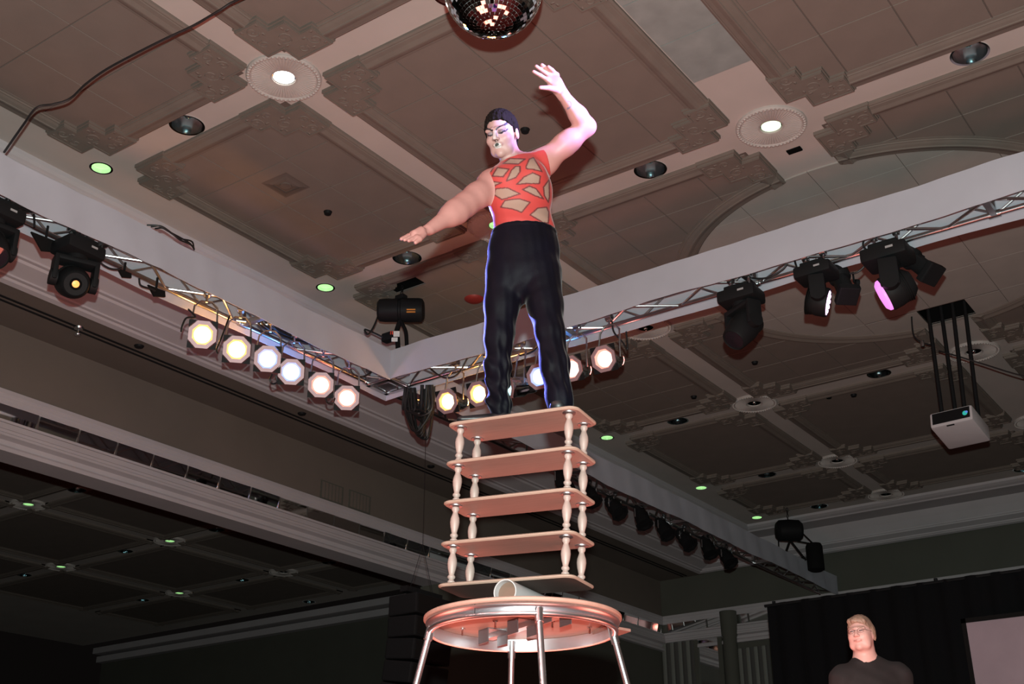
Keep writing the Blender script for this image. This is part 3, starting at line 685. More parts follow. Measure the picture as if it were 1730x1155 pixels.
# ---------------------------------------------------------------- moving heads
mat('led_pink', (0.8, 0.2, 0.7), 0.3, emit=(1.0, 0.62, 0.98), estr=3.0)
mat('lens_magenta', (0.8, 0.2, 0.7), 0.3, emit=(0.95, 0.30, 0.95), estr=1.0)
mat('lens_orange', (0.8, 0.3, 0.1), 0.3, emit=(1.0, 0.30, 0.07), estr=1.8)
mat('lens_dark', (0.02, 0.015, 0.02), 0.08, 0.0, coat=1.0)
mat('print_grey', (0.35, 0.35, 0.36), 0.6)
def moving_head(c, along, aim, s, style, label):
    """c: centre of the base box; along: unit vector along the truss; aim: beam direction"""
    c = Vector(c); al = Vector(along).normalized(); sd = Vector((0, 0, 1)).cross(al)
    Rb = Matrix((al, sd, Vector((0, 0, 1)))).transposed()
    t = thing('moving_head', label, 'moving light', c, 0, 'moving head lights')
    m = MB(); m.bbox((0, 0, 0), (0.37*s, 0.28*s, 0.12*s), 0.03*s, Rb); m.bbox((0, 0, 0.075*s), (0.24*s, 0.22*s, 0.05*s), 0.015*s, Rb); m.build('base', 'black_metal', t, True, 30)
    m = MB(); m.box(Rb @ Vector((0.06*s, 0.142*s, 0.015*s)), (0.06*s, 0.004, 0.018*s), Rb); m.box(Rb @ Vector((0.06*s, -0.142*s, 0.015*s)), (0.06*s, 0.004, 0.018*s), Rb); m.build('maker_plate', 'print_grey', t)
    for k in (-1, 1):
        m = MB(); p = Rb @ Vector((k*0.09*s, 0, 0.10*s)); m.tube([p, (p.x, p.y, TZ0-c.z-0.03)], 0.014, 8)
        m.lathe([(0.043, -0.025), (0.043, 0.025), (0.028, 0.025), (0.028, -0.025)], 14, (p.x, p.y, TZ0-c.z), al, close=True); m.build('clamp', 'steel_dull', t, True)
    # yoke turns about vertical so that its arms flank the beam
    a = Vector(aim).normalized(); hz = Vector((a.x, a.y, 0)); hz = hz.normalized() if hz.length > 0.05 else sd
    ys = Vector((0, 0, 1)).cross(hz); Ry = Matrix((ys, hz, Vector((0, 0, 1)))).transposed()
    m = MB(); m.lathe([(0.085*s, -0.10*s), (0.085*s, -0.055*s)], 20); m.bbox((0, 0, -0.115*s), (0.33*s, 0.15*s, 0.05*s), 0.02*s, Ry); m.build('yoke_bridge', 'black_metal', t, True, 30)
    for k in (-1, 1):
        m = MB(); m.bbox(Ry @ Vector((k*0.165*s, 0, -0.21*s)), (0.045*s, 0.15*s, 0.24*s), 0.018*s, Ry); m.lathe([(0.07*s, -0.03*s), (0.07*s, 0.03*s)], 20, Ry @ Vector((k*0.165*s, 0, -0.29*s)), ys); m.build('yoke_arm', 'black_metal', t, True, 30)
    hc = Vector((0, 0, -0.30*s)); R = frame_from(a, ys)
    prof = {'spot': [(0.0, -0.17), (0.08, -0.17), (0.125, -0.13), (0.138, -0.03), (0.135, 0.05), (0.118, 0.12), (0.105, 0.155), (0.098, 0.16), (0.095, 0.15), (0.0, 0.148)],
            'wash': [(0.0, -0.13), (0.07, -0.13), (0.12, -0.09), (0.14, -0.02), (0.142, 0.06), (0.135, 0.085), (0.128, 0.085), (0.125, 0.075), (0.0, 0.072)],
            'flood': [(0.0, -0.17), (0.08, -0.17), (0.12, -0.13), (0.14, -0.02), (0.142, 0.05), (0.136, 0.065), (0.0, 0.067)],
            'barrel': [(0.0, -0.18), (0.085, -0.18), (0.13, -0.13), (0.14, 0.02), (0.112, 0.19), (0.104, 0.20), (0.10, 0.19), (0.0, 0.188)]}[style]
    m = MB().lathe([(r*s, h*s) for r, h in prof], 30); xf(m, R, hc).build('head_shell', 'black_metal', t, True, 35)
    m = MB()
    for k in range(6):
        m.lathe([((0.141-0.002*k)*s, (-0.115+0.016*k)*s), ((0.141-0.002*k)*s, (-0.109+0.016*k)*s)], 30)
    xf(m, R, hc).build('cooling_fins', 'black_matte', t)
    if style == 'wash':
        m = MB()
        pts = [(0, 0)]+[(0.052*math.cos(k*math.pi/3), 0.052*math.sin(k*math.pi/3)) for k in range(6)]+[(0.1*math.cos(k*math.pi/6), 0.1*math.sin(k*math.pi/6)) for k in range(12)]
        for i, (x, y) in enumerate(pts):
            q = MB().lathe([(0.019*s, 0.074*s), (0.017*s, 0.082*s), (0.0, 0.086*s)], 12, (x*s, y*s, 0)); xf(q, R, hc).build('led_lens', 'led_pink', t, True)
    elif style == 'flood':
        q = MB().lathe([(0.130*s, 0.066*s), (0.126*s, 0.085*s), (0.10*s, 0.105*s), (0.0, 0.115*s)], 28); xf(q, R, hc).build('front_lens', 'lens_magenta', t, True)
    else:
        lm = {'spot': 'lens_orange', 'barrel': 'lens_dark'}[style]
        q = MB().lathe([((0.03 if style == 'spot' else 0.09)*s, (0.152 if style == 'spot' else 0.19)*s), (0.0, (0.16 if style == 'spot' else 0.20)*s)], 20); xf(q, R, hc).build('front_lens', lm, t, True)
        if style == 'spot': q = MB().lathe([(0.05*s, 0.15*s), (0.05*s, 0.156*s), (0.03*s, 0.153*s), (0.03*s, 0.15*s)], 20, close=True); xf(q, R, hc).build('lens_ring', 'black_hole', t, True)
    return t, R, hc
YV, XV = Vector((0, 1, 0)), Vector((1, 0, 0))
p = at_x(132, 424, -8.28); moving_head(p, YV, Vector((1.6, 1.2, 0.6))-p, 1.0, 'spot', 'black moving head with a small orange lens under the left truss')
p = at_x(-6, 362, -8.28); moving_head(p, YV, Vector((-3, 4, 1.0))-p, 1.0, 'barrel', 'black moving head cut by the left picture edge')
p = at_y(1252, 503, 9.36); moving_head(p, XV, Vector((-0.30, -0.55, -0.75)), 1.0, 'barrel', 'dark unlit moving head, leftmost under the right truss')
p = at_y(1379, 462, 9.36); moving_head(p, XV, _r0*0.86-HFW*0.28+Vector((0, 0, -0.30)), 0.92, 'wash', 'moving head with glowing pink lens cells under the right truss')
p = at_y(1500, 434, 9.36); t_, R_, hc_ = moving_head(p, XV, -_r0*0.86+HFW*0.36+Vector((0, 0, -0.36)), 1.08, 'flood', 'moving head with a magenta glowing edge, rightmost under the right truss')
# ellipsoidal spots
def profile_spot(c, aim, label):
    c = Vector(c); a = Vector(aim).normalized(); R = frame_from(a, Vector((0, 0, 1)).cross(a))
    t = thing('profile_spot', label, 'stage light', (c.x, c.y, TZ0-0.03), 0, 'black profile spots'); o = c-Vector((c.x, c.y, TZ0-0.03))
    xf(MB().lathe([(0.05, -0.26), (0.085, -0.25), (0.10, -0.20), (0.10, -0.06), (0.075, -0.03), (0.078, 0.16), (0.082, 0.16)], 24), R, o).build('barrel', 'black_metal', t, True, 35)
    xf(MB().bbox((0, 0, 0.20), (0.19, 0.19, 0.07), 0.012), R, o).build('colour_frame', 'black_metal', t)
    xf(MB().bbox((0, 0, -0.30), (0.13, 0.13, 0.10), 0.015), R, o).build('lamp_cap', 'black_metal', t)
    sx = R @ Vector((1, 0, 0)); m = MB(); m.tube([o+sx*0.115, o+sx*0.115+Vector((0, 0, 0.1)), Vector((0, 0, -0.08))+sx*0.07, Vector((0, 0, -0.06)), Vector((0, 0, -0.08))-sx*0.07, o-sx*0.115+Vector((0, 0, 0.1)), o-sx*0.115], 0.01, 6); m.tube([(0, 0, -0.06), (0, 0, 0.03)], 0.012, 8); m.build('yoke', 'black_metal', t, True)
    m = MB(); m.lathe([(0.03, 0), (0.03, 0.035), (0.0, 0.04)], 12, o+sx*0.125, sx); m.build('tilt_knob', 'black_metal', t, True)
profile_spot(at_y(1422, 476, 9.66), (0.30, -0.35, -0.85), 'black profile spot beside the pink moving head')
profile_spot(at_y(1549, 444, 9.66), (0.55, -0.2, -0.75), 'black profile spot beside the magenta moving head')
# black barn doors peeping under the left truss cloth
for k, (px, py, lab) in enumerate([(75, 410, 'black barn door flap left of the orange moving head'), (208, 462, 'small black flap under the left truss, right of the moving head'), (262, 492, 'black pointed flap left of the amber par can')]):
    p = at_x(px, py, -8.42); t = thing('barn_door', lab, 'barn door', p)
    sc_ = (0.9, 0.45, 0.6)[k]; m = MB(); m.add([(a_*1.0, b_*sc_, c_*sc_) for a_, b_, c_ in [(0, -0.16, 0.04), (0, 0.16, 0.06), (0.0, 0.18, -0.03), (0.0, -0.02, -0.10), (0.02, -0.16, 0.04), (0.02, 0.16, 0.06), (0.02, 0.18, -0.03), (0.02, -0.02, -0.10)]], [(0, 1, 2, 3), (7, 6, 5, 4), (0, 4, 5, 1), (1, 5, 6, 2), (2, 6, 7, 3), (3, 7, 4, 0)]); m.build('flap', 'black_matte', t)
    MB().tube([(0.01, 0, 0.03), (0.01, 0.0, TZ0-p.z)], 0.012, 6).build('stem', 'black_metal', t)

# ---------------------------------------------------------------- cables
def cable(name, label, pts, r=0.012, n=8, cat='cable'):
    P = spline(pts, n); c = P[len(P)//2]
    o = MB().tube([p-c for p in P], r, 7).build(name, 'cable', None, True); o.location = c
    return tag(o, label, cat)
cp = [(7, 257), (40, 210), (62, 182), (90, 176), (118, 167), (145, 142), (180, 117), (230, 90), (280, 65), (325, 44), (370, 18), (405, -2), (520, -50)]
cable('hanging_cable', 'black cable swagged across the ceiling at upper left', [at_z(x, y, ZC+5.46+0.06*i) for i, (x, y) in enumerate(cp)], 0.010)
def bundle(name, label, cat, cables, r=0.012):
    t = thing(name, label, cat, cables[0][0])
    for c in cables: MB().tube([p-Vector(cables[0][0]) for p in spline(c, 7)], r, 6).build('cable', 'cable', t, True)
    return t
rg = random.Random(11)
cs = []
for k in range(15):
    x0 = 690+rg.uniform(-6, 14); x1 = 722+rg.uniform(-10, 12); yb = 700+rg.uniform(-15, 38); xm = (x0+x1)/2+rg.uniform(-8, 8); yy_ = 9.62+rg.uniform(-0.08, 0.08)
    cs.append([at_y(x0, 655, yy_), at_y(x0+rg.uniform(-4, 4), 690, yy_), at_y(xm-6, yb-4, yy_), at_y(xm+6, yb, yy_), at_y(x1+rg.uniform(-4, 4), 690, yy_+0.03), at_y(x1, 650, yy_)])
bundle('cable_bundle', 'thick bundle of black cables hanging in loops under the truss corner', 'cable bundle', cs, 0.013)
cs = []
for k in range(9):
    cx, cy = 486+rg.uniform(-16, 16), 562+rg.uniform(-7, 7); rr = rg.uniform(0.55, 1.0); xx_ = -8.36+rg.uniform(-0.09, 0.09)
    cs.append([at_x(cx+60*rr*math.cos(a), cy+17*rr*math.sin(a)+0.28*60*rr*math.cos(a), xx_) for a in [j*math.pi/4+k for j in range(10)]])
bundle('cable_coil', 'coils of black cable piled in the left truss above the blue lamps', 'cable bundle', cs, 0.013)
cs = [[at_x(248+7*k, 380+3*k, -8.26), at_x(268+4*k, 384+rg.uniform(-3, 4), -8.19), at_x(286+3*k, 394+rg.uniform(-4, 4), -8.17), at_x(304, 402+rg.uniform(-4, 4), -8.17), at_x(320+2*k, 410+rg.uniform(-3, 3), -8.18), at_x(328, 420+k, -8.22)] for k in range(3)]
bundle('cable_tangle', 'tangle of black cable lying on the top of the left truss', 'cable bundle', cs, 0.008)
cs = [[at_x(-5, 338+8*k, -8.30), at_x(20, 342+6*k, -8.28), at_x(48, 352+3*k, -8.3), at_x(62, 356, -8.36)] for k in range(3)]+[[at_x(17, 333, -8.25), at_x(16, 350, -8.25), at_x(13, 365, -8.28), at_x(22, 362, -8.3), at_x(30, 345, -8.35)], [at_x(57, 362, -8.3), at_x(58, 372, -8.28), at_x(58, 384, -8.28)]]
bundle('cable_tails', 'black cable tails hanging at the left picture edge', 'cable bundle', cs, 0.010)
for i, (pl, v, pts, lab) in enumerate([
    ('x', -8.3, [(120, 387), (118, 400), (125, 404), (135, 394), (140, 386)], 'thin black cable loop over the orange moving head'),
    ('x', -8.3, [(150, 398), (168, 402), (172, 420), (168, 440), (182, 452), (198, 455), (205, 452)], 'black power cable drooping right of the orange moving head'),
    ('x', -8.28, [(235, 470), (238, 482), (255, 488), (262, 492)], 'short black cable drooping under the left truss middle'),
    ('x', -8.2, [(318, 522), (330, 535), (315, 537), (308, 550), (306, 560)], 'thin black lead curling down to the leftmost amber lamp'),
    ('x', -8.25, [(388, 533), (378, 560), (370, 580), (366, 590), (368, 597)], 'thin safety wire between the two amber lamps'),
    ('x', -8.2, [(460, 632), (456, 640), (460, 648), (468, 645), (466, 634)], 'small black cable loop between the two blue lamps'),
    ('x', -8.25, [(548, 652), (552, 678), (562, 680), (566, 672)], 'black cable loop between the two pink lamps'),
    ('x', -8.3, [(590, 600), (594, 628), (610, 636), (625, 630), (630, 620)], 'black cable sagging under the cloth near the truss corner'),
    ('y', 9.4, [(728, 623), (742, 634), (758, 638), (775, 630), (790, 604)], 'black cable sagging under the right truss beside the amber lamps'),
    ('y', 9.4, [(878, 600), (892, 597), (905, 590), (915, 578)], "black cable under the truss between the performer's knees"),
    ('y', 9.42, [(1033, 535), (1037, 560), (1052, 578), (1060, 590), (1058, 560)], 'black cable hanging beside the rightmost pink lamp'),
    ('y', 9.42, [(1250, 462), (1275, 470), (1300, 468), (1322, 455), (1330, 445)], 'black cable along the right truss above the dark moving head'),
    ('y', 9.42, [(1342, 438), (1347, 455), (1352, 470), (1358, 476)], 'black cable drop above the pink moving head'),
    ('y', 9.42, [(1436, 462), (1448, 460), (1460, 450), (1464, 440)], 'thin dark cable arc between the pink and magenta moving heads'),
    ('y', 9.46, [(1462, 400), (1458, 412), (1464, 422), (1475, 426)], 'thin black cable loop above the magenta moving head')]):
    cable('cable', lab, [(at_x if pl == 'x' else at_y)(x, y, v) for x, y in pts], 0.009, 6)

# ---------------------------------------------------------------- chain hoists
mat('label_orange', (0.75, 0.28, 0.05), 0.5); mat('tag_white', (0.75, 0.72, 0.70), 0.5); mat('tag_red', (0.7, 0.08, 0.05), 0.5)
def chain(mb, a, b, r=0.012):
    a, b = Vector(a), Vector(b); n = max(2, int((b-a).length/0.05)); d = (b-a)/n
    for i in range(n):
        c = a+d*(i+0.5); w = Vector((1, 0, 0)) if i % 2 else Vector((0, 1, 0)); pts = []
        for k in range(9):
            an = 2*math.pi*k/8; pts.append(c+w*0.017*math.cos(an)+d.normalized()*0.032*math.sin(an))
        mb.tube(pts, r*0.5, 4, False)
p = at_y(677, 524, 9.50)
t = thing('chain_hoist', 'black electric chain hoist hanging over the truss corner', 'chain hoist', p); sd = _r0
R = frame_from(sd, Vector((0, 0, 1)))
xf(MB().lathe([(0.0, -0.27), (0.10, -0.265), (0.128, -0.24), (0.135, -0.18), (0.135, -0.03), (0.125, -0.02), (0.125, 0.0), (0.14, 0.01), (0.14, 0.21), (0.13, 0.25), (0.09, 0.27), (0.0, 0.272)], 24), R, Vector()).build('motor_housing', 'black_metal', t, True, 35)
m = MB()
for dz in (-0.055, -0.085): m.box(sd*0.13+HFW*-0.13+Vector((0, 0, dz)), (0.10, 0.012, 0.012), Matrix.Rotation(STAGE_ROT, 3, 'Z'))
m.build('warning_label', 'label_orange', t)
m = MB(); m.bbox((0, 0, 0.16), (0.12, 0.09, 0.06), 0.012); m.build('chain_guide', 'black_metal', t)
top = Vector((HHX, HHY, HC-0.02)); m = MB(); chain(m, (0, 0, 0.17), top-p); m.build('load_chain', 'black_metal', t)
m = MB(); m.tube(spline([(0, 0, -0.13), (-0.05, 0.0, -0.25), (-0.03, 0, -0.36), (0.0, 0, TZ1-p.z)], 5), 0.028, 8); m.tube(spline([(0, 0, -0.13), (0.07, 0.0, -0.25), (0.10, 0, -0.36), (0.12, 0, TZ1-p.z)], 5), 0.022, 8); m.build('sling', 'black_matte', t, True)
m = MB(); m.bbox(-sd*0.12+Vector((0, 0, -0.34)), (0.16, 0.10, 0.10), 0.02); m.build('hook_block', 'black_metal', t)
m = MB(); m.bbox(-sd*0.03-HFW*0.07+Vector((0, 0, -0.33)), (0.07, 0.012, 0.07), 0.004, Matrix.Rotation(STAGE_ROT, 3, 'Z')); m.bbox(-sd*0.05-HFW*0.07+Vector((0, 0, -0.40)), (0.07, 0.012, 0.05), 0.004, Matrix.Rotation(STAGE_ROT, 3, 'Z')); m.build('control_plug', 'tag_white', t)
m = MB(); m.box(-sd*0.085-HFW*0.072+Vector((0, 0, -0.32)), (0.03, 0.012, 0.04), Matrix.Rotation(STAGE_ROT, 3, 'Z')); m.build('red_tag', 'tag_red', t)
m = MB(); m.tube([q_ for q_ in spline([-sd*0.25+Vector((0, 0, -0.05)), -sd*0.30+Vector((0, 0, -0.2)), -sd*0.36+Vector((0, 0, -0.30)), -sd*0.40+Vector((0, 0, -0.24)), -sd*0.30+Vector((0, 0, -0.28)), -sd*0.15+Vector((0, 0, -0.36))], 6)], 0.011, 6); m.build('control_cable', 'cable', t, True)
p = at_x(1333, 896, -8.35)
t = thing('chain_hoist', 'dark chain hoist with a chain bag at the far end of the truss', 'chain hoist', p)
xf(MB().lathe([(0.0, -0.24), (0.14, -0.235), (0.19, -0.18), (0.20, 0.0), (0.19, 0.18), (0.14, 0.235), (0.0, 0.24)], 24), R, Vector()).build('motor_housing', 'black_metal', t, True, 35)
m = MB(); chain(m, (0, 0, 0.18), (0, 0, HC-p.z-0.04)); m.build('load_chain', 'black_metal', t)
m = MB(); m.lathe([(0.10, -0.75), (0.15, -0.72), (0.15, -0.30), (0.13, -0.25), (0.12, -0.25), (0.13, -0.7)], 16, sd*0.42); m.build('chain_bag', 'black_matte', t, True)
m = MB(); m.tube([(0.02, 0, -0.18), sd*0.42+Vector((0, 0, -0.25))], 0.012, 6); m.tube([sd*0.15+Vector((0, 0, 0.05)), sd*0.42+Vector((0, 0, -0.25))], 0.012, 6); m.tube([(0, 0, -0.18), -sd*0.12+Vector((0, 0, -0.45))], 0.02, 6); m.tube([(0, 0, -0.18), sd*0.25+Vector((0, 0, -0.55))], 0.02, 6); m.tube([-sd*0.2, -sd*0.22+Vector((0, 0, -0.42))], 0.012, 6); m.build('sling', 'black_matte', t, True)

# ---------------------------------------------------------------- projector on poles
mat('projector_white', (0.60, 0.56, 0.58), 0.45, var=0.03, scale=6); mat('projector_lens', (0.02, 0.10, 0.10), 0.05, emit=(0.05, 0.75, 0.6), estr=0.5); mat('lens_blue', (0.02, 0.05, 0.15), 0.05, emit=(0.15, 0.35, 1.0), estr=0.6)
pc = at_y(1622, 722, 14.0)
t = thing('projector', 'white projector hanging on black poles from a ceiling hatch', 'projector', pc, 0)
pr = Matrix.Rotation(math.radians(-3), 3, 'Z') @ Matrix.Rotation(math.radians(-12), 3, 'X')
def pv(x, y, z): return pr @ Vector((x, y, z))
MB().bbox((0, 0, 0), (0.50, 0.56, 0.20), 0.03, pr).build('case', 'projector_white', t, True, 30)
f = MB().bbox(pv(0, -0.278, 0.01), (0.44, 0.012, 0.145), 0.005, pr).build('front_grille', 'black_metal', t)
xf(MB().lathe([(0.03, -0.004), (0.026, 0.008), (0.0, 0.012)], 16), frame_from(pr @ Vector((0, -1, 0))), pv(0.165, -0.284, 0.0)).build('lens', 'projector_lens', f, True)
xf(MB().lathe([(0.018, 0.0), (0.012, 0.008), (0.0, 0.01)], 12), frame_from(pr @ Vector((0, -1, 0))), pv(0.182, -0.288, 0.008)).build('lens_flare_ring', 'lens_blue', f, True)
MB().box(pv(-0.02, -0.255, -0.099), (0.09, 0.02, 0.006), pr).build('vent_slot', 'black_hole', t)
MB().bbox(pv(0, 0.05, 0.125), (0.40, 0.40, 0.05), 0.01, pr).build('mount_plate', 'black_metal', t)
for (x, y) in ((-0.16, -0.1), (-0.07, 0.12), (0.10, -0.08), (0.18, 0.14)):
    a = pv(x, y, 0.13); m = MB(); m.tube([a, (x*1.15+(-3.41-pc.x), y*0.9+(14.04-pc.y), HC+0.30-pc.z)], 0.024, 10); m.build('pole', 'black_metal', t, True)
m = MB(); m.tube(spline([(-0.10, 0, HC-pc.z-0.5), (0.1, 0.0, HC-pc.z-0.62), (0.35, 0.1, HC-pc.z-0.75), (0.8, 0.2, HC-pc.z-1.0), (1.4, 0.5, HC-pc.z-1.2)], 7), 0.010, 6); m.tube(spline([(-0.32, -0.1, HC-pc.z+0.1), (-0.34, -0.1, HC-pc.z-0.25), (-0.26, -0.1, HC-pc.z-0.38), (-0.14, 0, HC-pc.z-0.42)], 7), 0.010, 6); m.build('signal_cable', 'cable', t, True)
MB().lathe([(0.022, -0.04), (0.026, 0.0), (0.02, 0.04)], 12, (-0.25, -0.1, HC-pc.z-0.40)).build('cable_plug', 'steel_dull', t, True)

# ---------------------------------------------------------------- mirror ball
mat('ball_grout', (0.30, 0.31, 0.31), 0.4, 0.5)
mb_c = ray(833, -19)*7.38+Vector((0, 0, ZC)); RB = 0.30
t = thing('mirror_ball', 'mirror ball of small square glass tiles at the top of the picture', 'mirror ball', mb_c)
MB().ico((0, 0, 0), RB-0.005, 4).build('core', 'ball_grout', t, True, 80)
m = MB(); rg = random.Random(5); nrow = 38
for i in range(nrow):
    th = math.pi*(i+0.5)/nrow; rr = RB*math.sin(th); n = max(4, int(2*math.pi*rr/0.0255))
    for k in range(n):
        ph = 2*math.pi*(k+0.5*(i % 2))/n
        nn = Vector((math.sin(th)*math.cos(ph), math.sin(th)*math.sin(ph), -math.cos(th)))
        q = (nn+Vector((rg.gauss(0, 0.045), rg.gauss(0, 0.045), rg.gauss(0, 0.045)))).normalized()
        e1 = Vector((-math.sin(ph), math.cos(ph), 0)); e1 = (e1-q*e1.dot(q)).normalized(); e2 = q.cross(e1); s_ = 0.0117
        c = nn*RB; P = [c+e1*a*s_+e2*b_*s_ for a, b_ in ((-1, -1), (1, -1), (1, 1), (-1, 1))]
        m.add(P+[x-nn*0.006 for x in P], [(0, 1, 2, 3), (0, 4, 5, 1), (1, 5, 6, 2), (2, 6, 7, 3), (3, 7, 4, 0)])
tag(m.build('mirror_tiles', 'mirror', t), kind='stuff')
m = MB(); m.lathe([(0.06, RB-0.01), (0.06, RB+0.05), (0.02, RB+0.06), (0.02, RB+0.12)], 16); m.tube([(0, 0, RB+0.1), (0, 0, HC-mb_c.z)], 0.008, 8); m.build('hanger', 'steel_dull', t, True)
MB().lathe([(0.07, HC-mb_c.z-0.12), (0.07, HC-mb_c.z)], 20).build('motor', 'black_metal', t, True)
# ================================================================== TABLE, ROLLER, TOWER OF BOARDS  (stage frame: right, away, up)
mat('ply_edge', (0.31, 0.21, 0.165), 0.6, var=0.10, scale=30, stretch=(1, 1, 14)); mat('ply_face', (0.26, 0.145, 0.118), 0.55, var=0.10, scale=6, stretch=(1, 9, 1), bump=0.05, bscale=30)
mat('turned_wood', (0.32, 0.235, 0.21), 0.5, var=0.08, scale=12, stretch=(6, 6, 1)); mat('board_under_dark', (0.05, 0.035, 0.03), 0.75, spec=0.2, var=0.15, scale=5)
mat('ring_metal', (0.72, 0.70, 0.73), 0.33, 1.0, var=0.04, scale=10); mat('leg_metal', (0.70, 0.70, 0.73), 0.33, 1.0); mat('tube_white', (0.42, 0.39, 0.39), 0.5); mat('tube_inside', (0.15, 0.085, 0.06), 0.7)
mat('ply_table', (0.42, 0.235, 0.185), 0.55, var=0.08, scale=6, stretch=(1, 7, 1))  # paler copy of ply_face, red light from below put into its colour
mat('socket_steel', (0.22, 0.21, 0.22), 0.45, 0.9)
mat('board_top', (0.45, 0.27, 0.20), 0.6, var=0.1, scale=8)
def sw(p): p = Vector(p); return _r0*p.x + HFW*p.y + Vector((0, 0, p.z+ZC))       # stage frame -> world
TC = loc3(883, 1045, 5.40); TZT = 1.121
t = thing('round_table', 'round plywood table with polished metal rim on splayed legs', 'table', sw((TC.x, 5.40, SZ-ZC)), STAGE_ROT)
z0 = TZT-(SZ-ZC)
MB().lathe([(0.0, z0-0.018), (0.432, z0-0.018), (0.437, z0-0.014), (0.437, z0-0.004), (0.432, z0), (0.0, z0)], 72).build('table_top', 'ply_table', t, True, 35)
ring = [(0.414, -0.018), (0.424, -0.021), (0.428, -0.029), (0.424, -0.038), (0.412, -0.042), (0.407, -0.047), (0.411, -0.052), (0.419, -0.058), (0.420, -0.067), (0.414, -0.074), (0.404, -0.077), (0.395, -0.073), (0.393, -0.020)]
MB().lathe([(r, z0+h) for r, h in ring], 72, close=True).build('rim_ring', 'ring_metal', t, True, 50)
MB().bx(-0.0015, 0.0015, -0.0015, 0.0015, -0.022, 0.022).build('ring_joint', 'black_metal', t).location = (-0.20, -0.373, z0-0.042)
brd = Matrix.Rotation(math.radians(-58), 3, 'Z')
MB().box((0.03, 0.0, z0-0.029), (0.70, 0.045, 0.022), brd).build('cross_bar', 'steel_dull', t)
for k, u_ in enumerate((-0.22, 0.03, 0.29)):
    c = brd @ Vector((u_, -0.02, 0)); m = MB(); q = Vector((c.x, c.y, z0-0.05))
    for a in (-0.05, 0.05): m.box(q+brd @ Vector((0, a, 0)), (0.085, 0.004, 0.062), brd)
    m.box(q+Vector((0, 0, 0.03)), (0.085, 0.104, 0.004), brd); m.build('leg_socket', 'socket_steel', t)
for (x, y) in ((-0.27, 0.13), (0.30, 0.10), (-0.12, -0.05), (0.06, 0.02), (0.13, -0.04)):
    MB().lathe([(0.012, z0-0.024), (0.012, z0-0.018)], 10, (x, y, 0)).tube([(x, y, z0-0.05), (x, y, z0-0.02)], 0.005, 6).build('bolt', 'chrome', t, True)
for (px, py, ang) in ((737, 1072, 186), (907, 1042, 279), (859, 1085, 97), (1022, 1072, 8)):
    a = math.radians(ang); d = Vector((math.cos(a), math.sin(a), 0)); top_ = d*0.398+Vector((0, 0, z0-0.028)); ft = d*(0.398+0.33*(z0/1.4))+Vector((0, 0, 0.012))
    m = MB(); m.tube([top_, ft], 0.0145, 14); leg = m.build('leg', 'leg_metal', t, True)
    q = top_.lerp(ft, 0.03); MB().tube([top_+(top_-ft).normalized()*0.004, top_.lerp(ft, 0.055)], 0.019, 14).build('leg_sleeve', 'steel_dull', leg, True)
    MB().lathe([(0.024, 0.0), (0.024, 0.03), (0.017, 0.04)], 12, (ft.x, ft.y, 0)).build('rubber_foot', 'black_matte', leg, True)
m = MB(); m.prism([(0.36, 0.05), (0.49, 0.16), (0.44, 0.26), (0.32, 0.22)], z0-0.031, z0-0.019); m.build('side_tab', 'ply_face', t)
# tower frame from measurements
BA, BL, BW, BTL, BTS, BCX, BCY, BZ, BSP = 0.4667, 0.668, 0.262, -0.0445, -0.0134, 0.0095, 5.32, 1.2326, 0.1896
bu = Vector((math.cos(BA)*math.cos(BTL), -math.sin(BA)*math.cos(BTL), math.sin(BTL)))
bv = Vector((math.sin(BA)*math.cos(BTS), math.cos(BA)*math.cos(BTS), math.sin(BTS))); bv = (bv-bu*bu.dot(bv)).normalized(); bn = bu.cross(bv)
BT = 0.016
# roller
rx = Vector((math.sin(BA), math.cos(BA), 0)); RR = 0.054
rc = Vector((BCX, BCY, BZ-BT/2))-bn*0.0; rcen = Vector((BCX+0.0, BCY, TZT+RR+0.001))
near = loc3(853, 1000, 5.13)
rcen = Vector((near.x, 5.13, TZT+RR+0.0005))+rx*0.20
t = thing('roller_tube', 'hollow white-rimmed roller tube between table and tower', 'roller', sw(rcen-Vector((0, 0, RR))), STAGE_ROT)
m = MB().lathe([(RR, -0.20), (RR, 0.20), (RR-0.005, 0.20), (RR-0.005, -0.20)], 40, (0, 0, RR), rx, close=True); m.build('tube_wall', 'tube_white', t, True, 35)
MB().lathe([(0, -0.165), (RR-0.0055, -0.165), (RR-0.0055, -0.155), (0, -0.155)], 32, (0, 0, RR), rx).build('end_plug', 'tube_inside', t, True, 35)
# raise boards so the lowest one rests on the roller
need = (rcen.z+RR) - (BZ-BT/2 + (rcen-Vector((BCX, BCY, 0))).to_2d().dot(bu.to_2d())*BTL)
BASE = Vector((BCX, BCY, BZ+min(max(need, -0.02), 0.02)+0.002))
Rb = Matrix((bu, bv, bn)).transposed()
def board_outline(L, W, r=0.045, n=5):
    P = []
    for (sx, sy, a0) in ((1, 1, 0), (-1, 1, 90), (-1, -1, 180), (1, -1, 270)):
        for k in range(n+1):
            a = math.radians(a0+90*k/n); P.append((sx*(L/2-r)+r*math.cos(a), sy*(W/2-r)+r*math.sin(a)))
    return P
def board_mesh(mname):
    m = MB(); rings = []
    for (ins, z) in ((0.006, -BT/2), (0.0, -BT/2+0.005), (0.0, BT/2-0.005), (0.006, BT/2)):
        rings.append([(x, y, z) for x, y in board_outline(BL-2*ins, BW-2*ins)])
    m.sweep(rings); me = m.mesh('board', 'ply_edge', True, 25)
    me.materials.append(M[mname])
    for p in me.polygons:
        if abs(p.normal.z) > 0.9: p.material_index = 1
    return me
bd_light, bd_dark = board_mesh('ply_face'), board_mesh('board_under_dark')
HBAL = BSP-BT
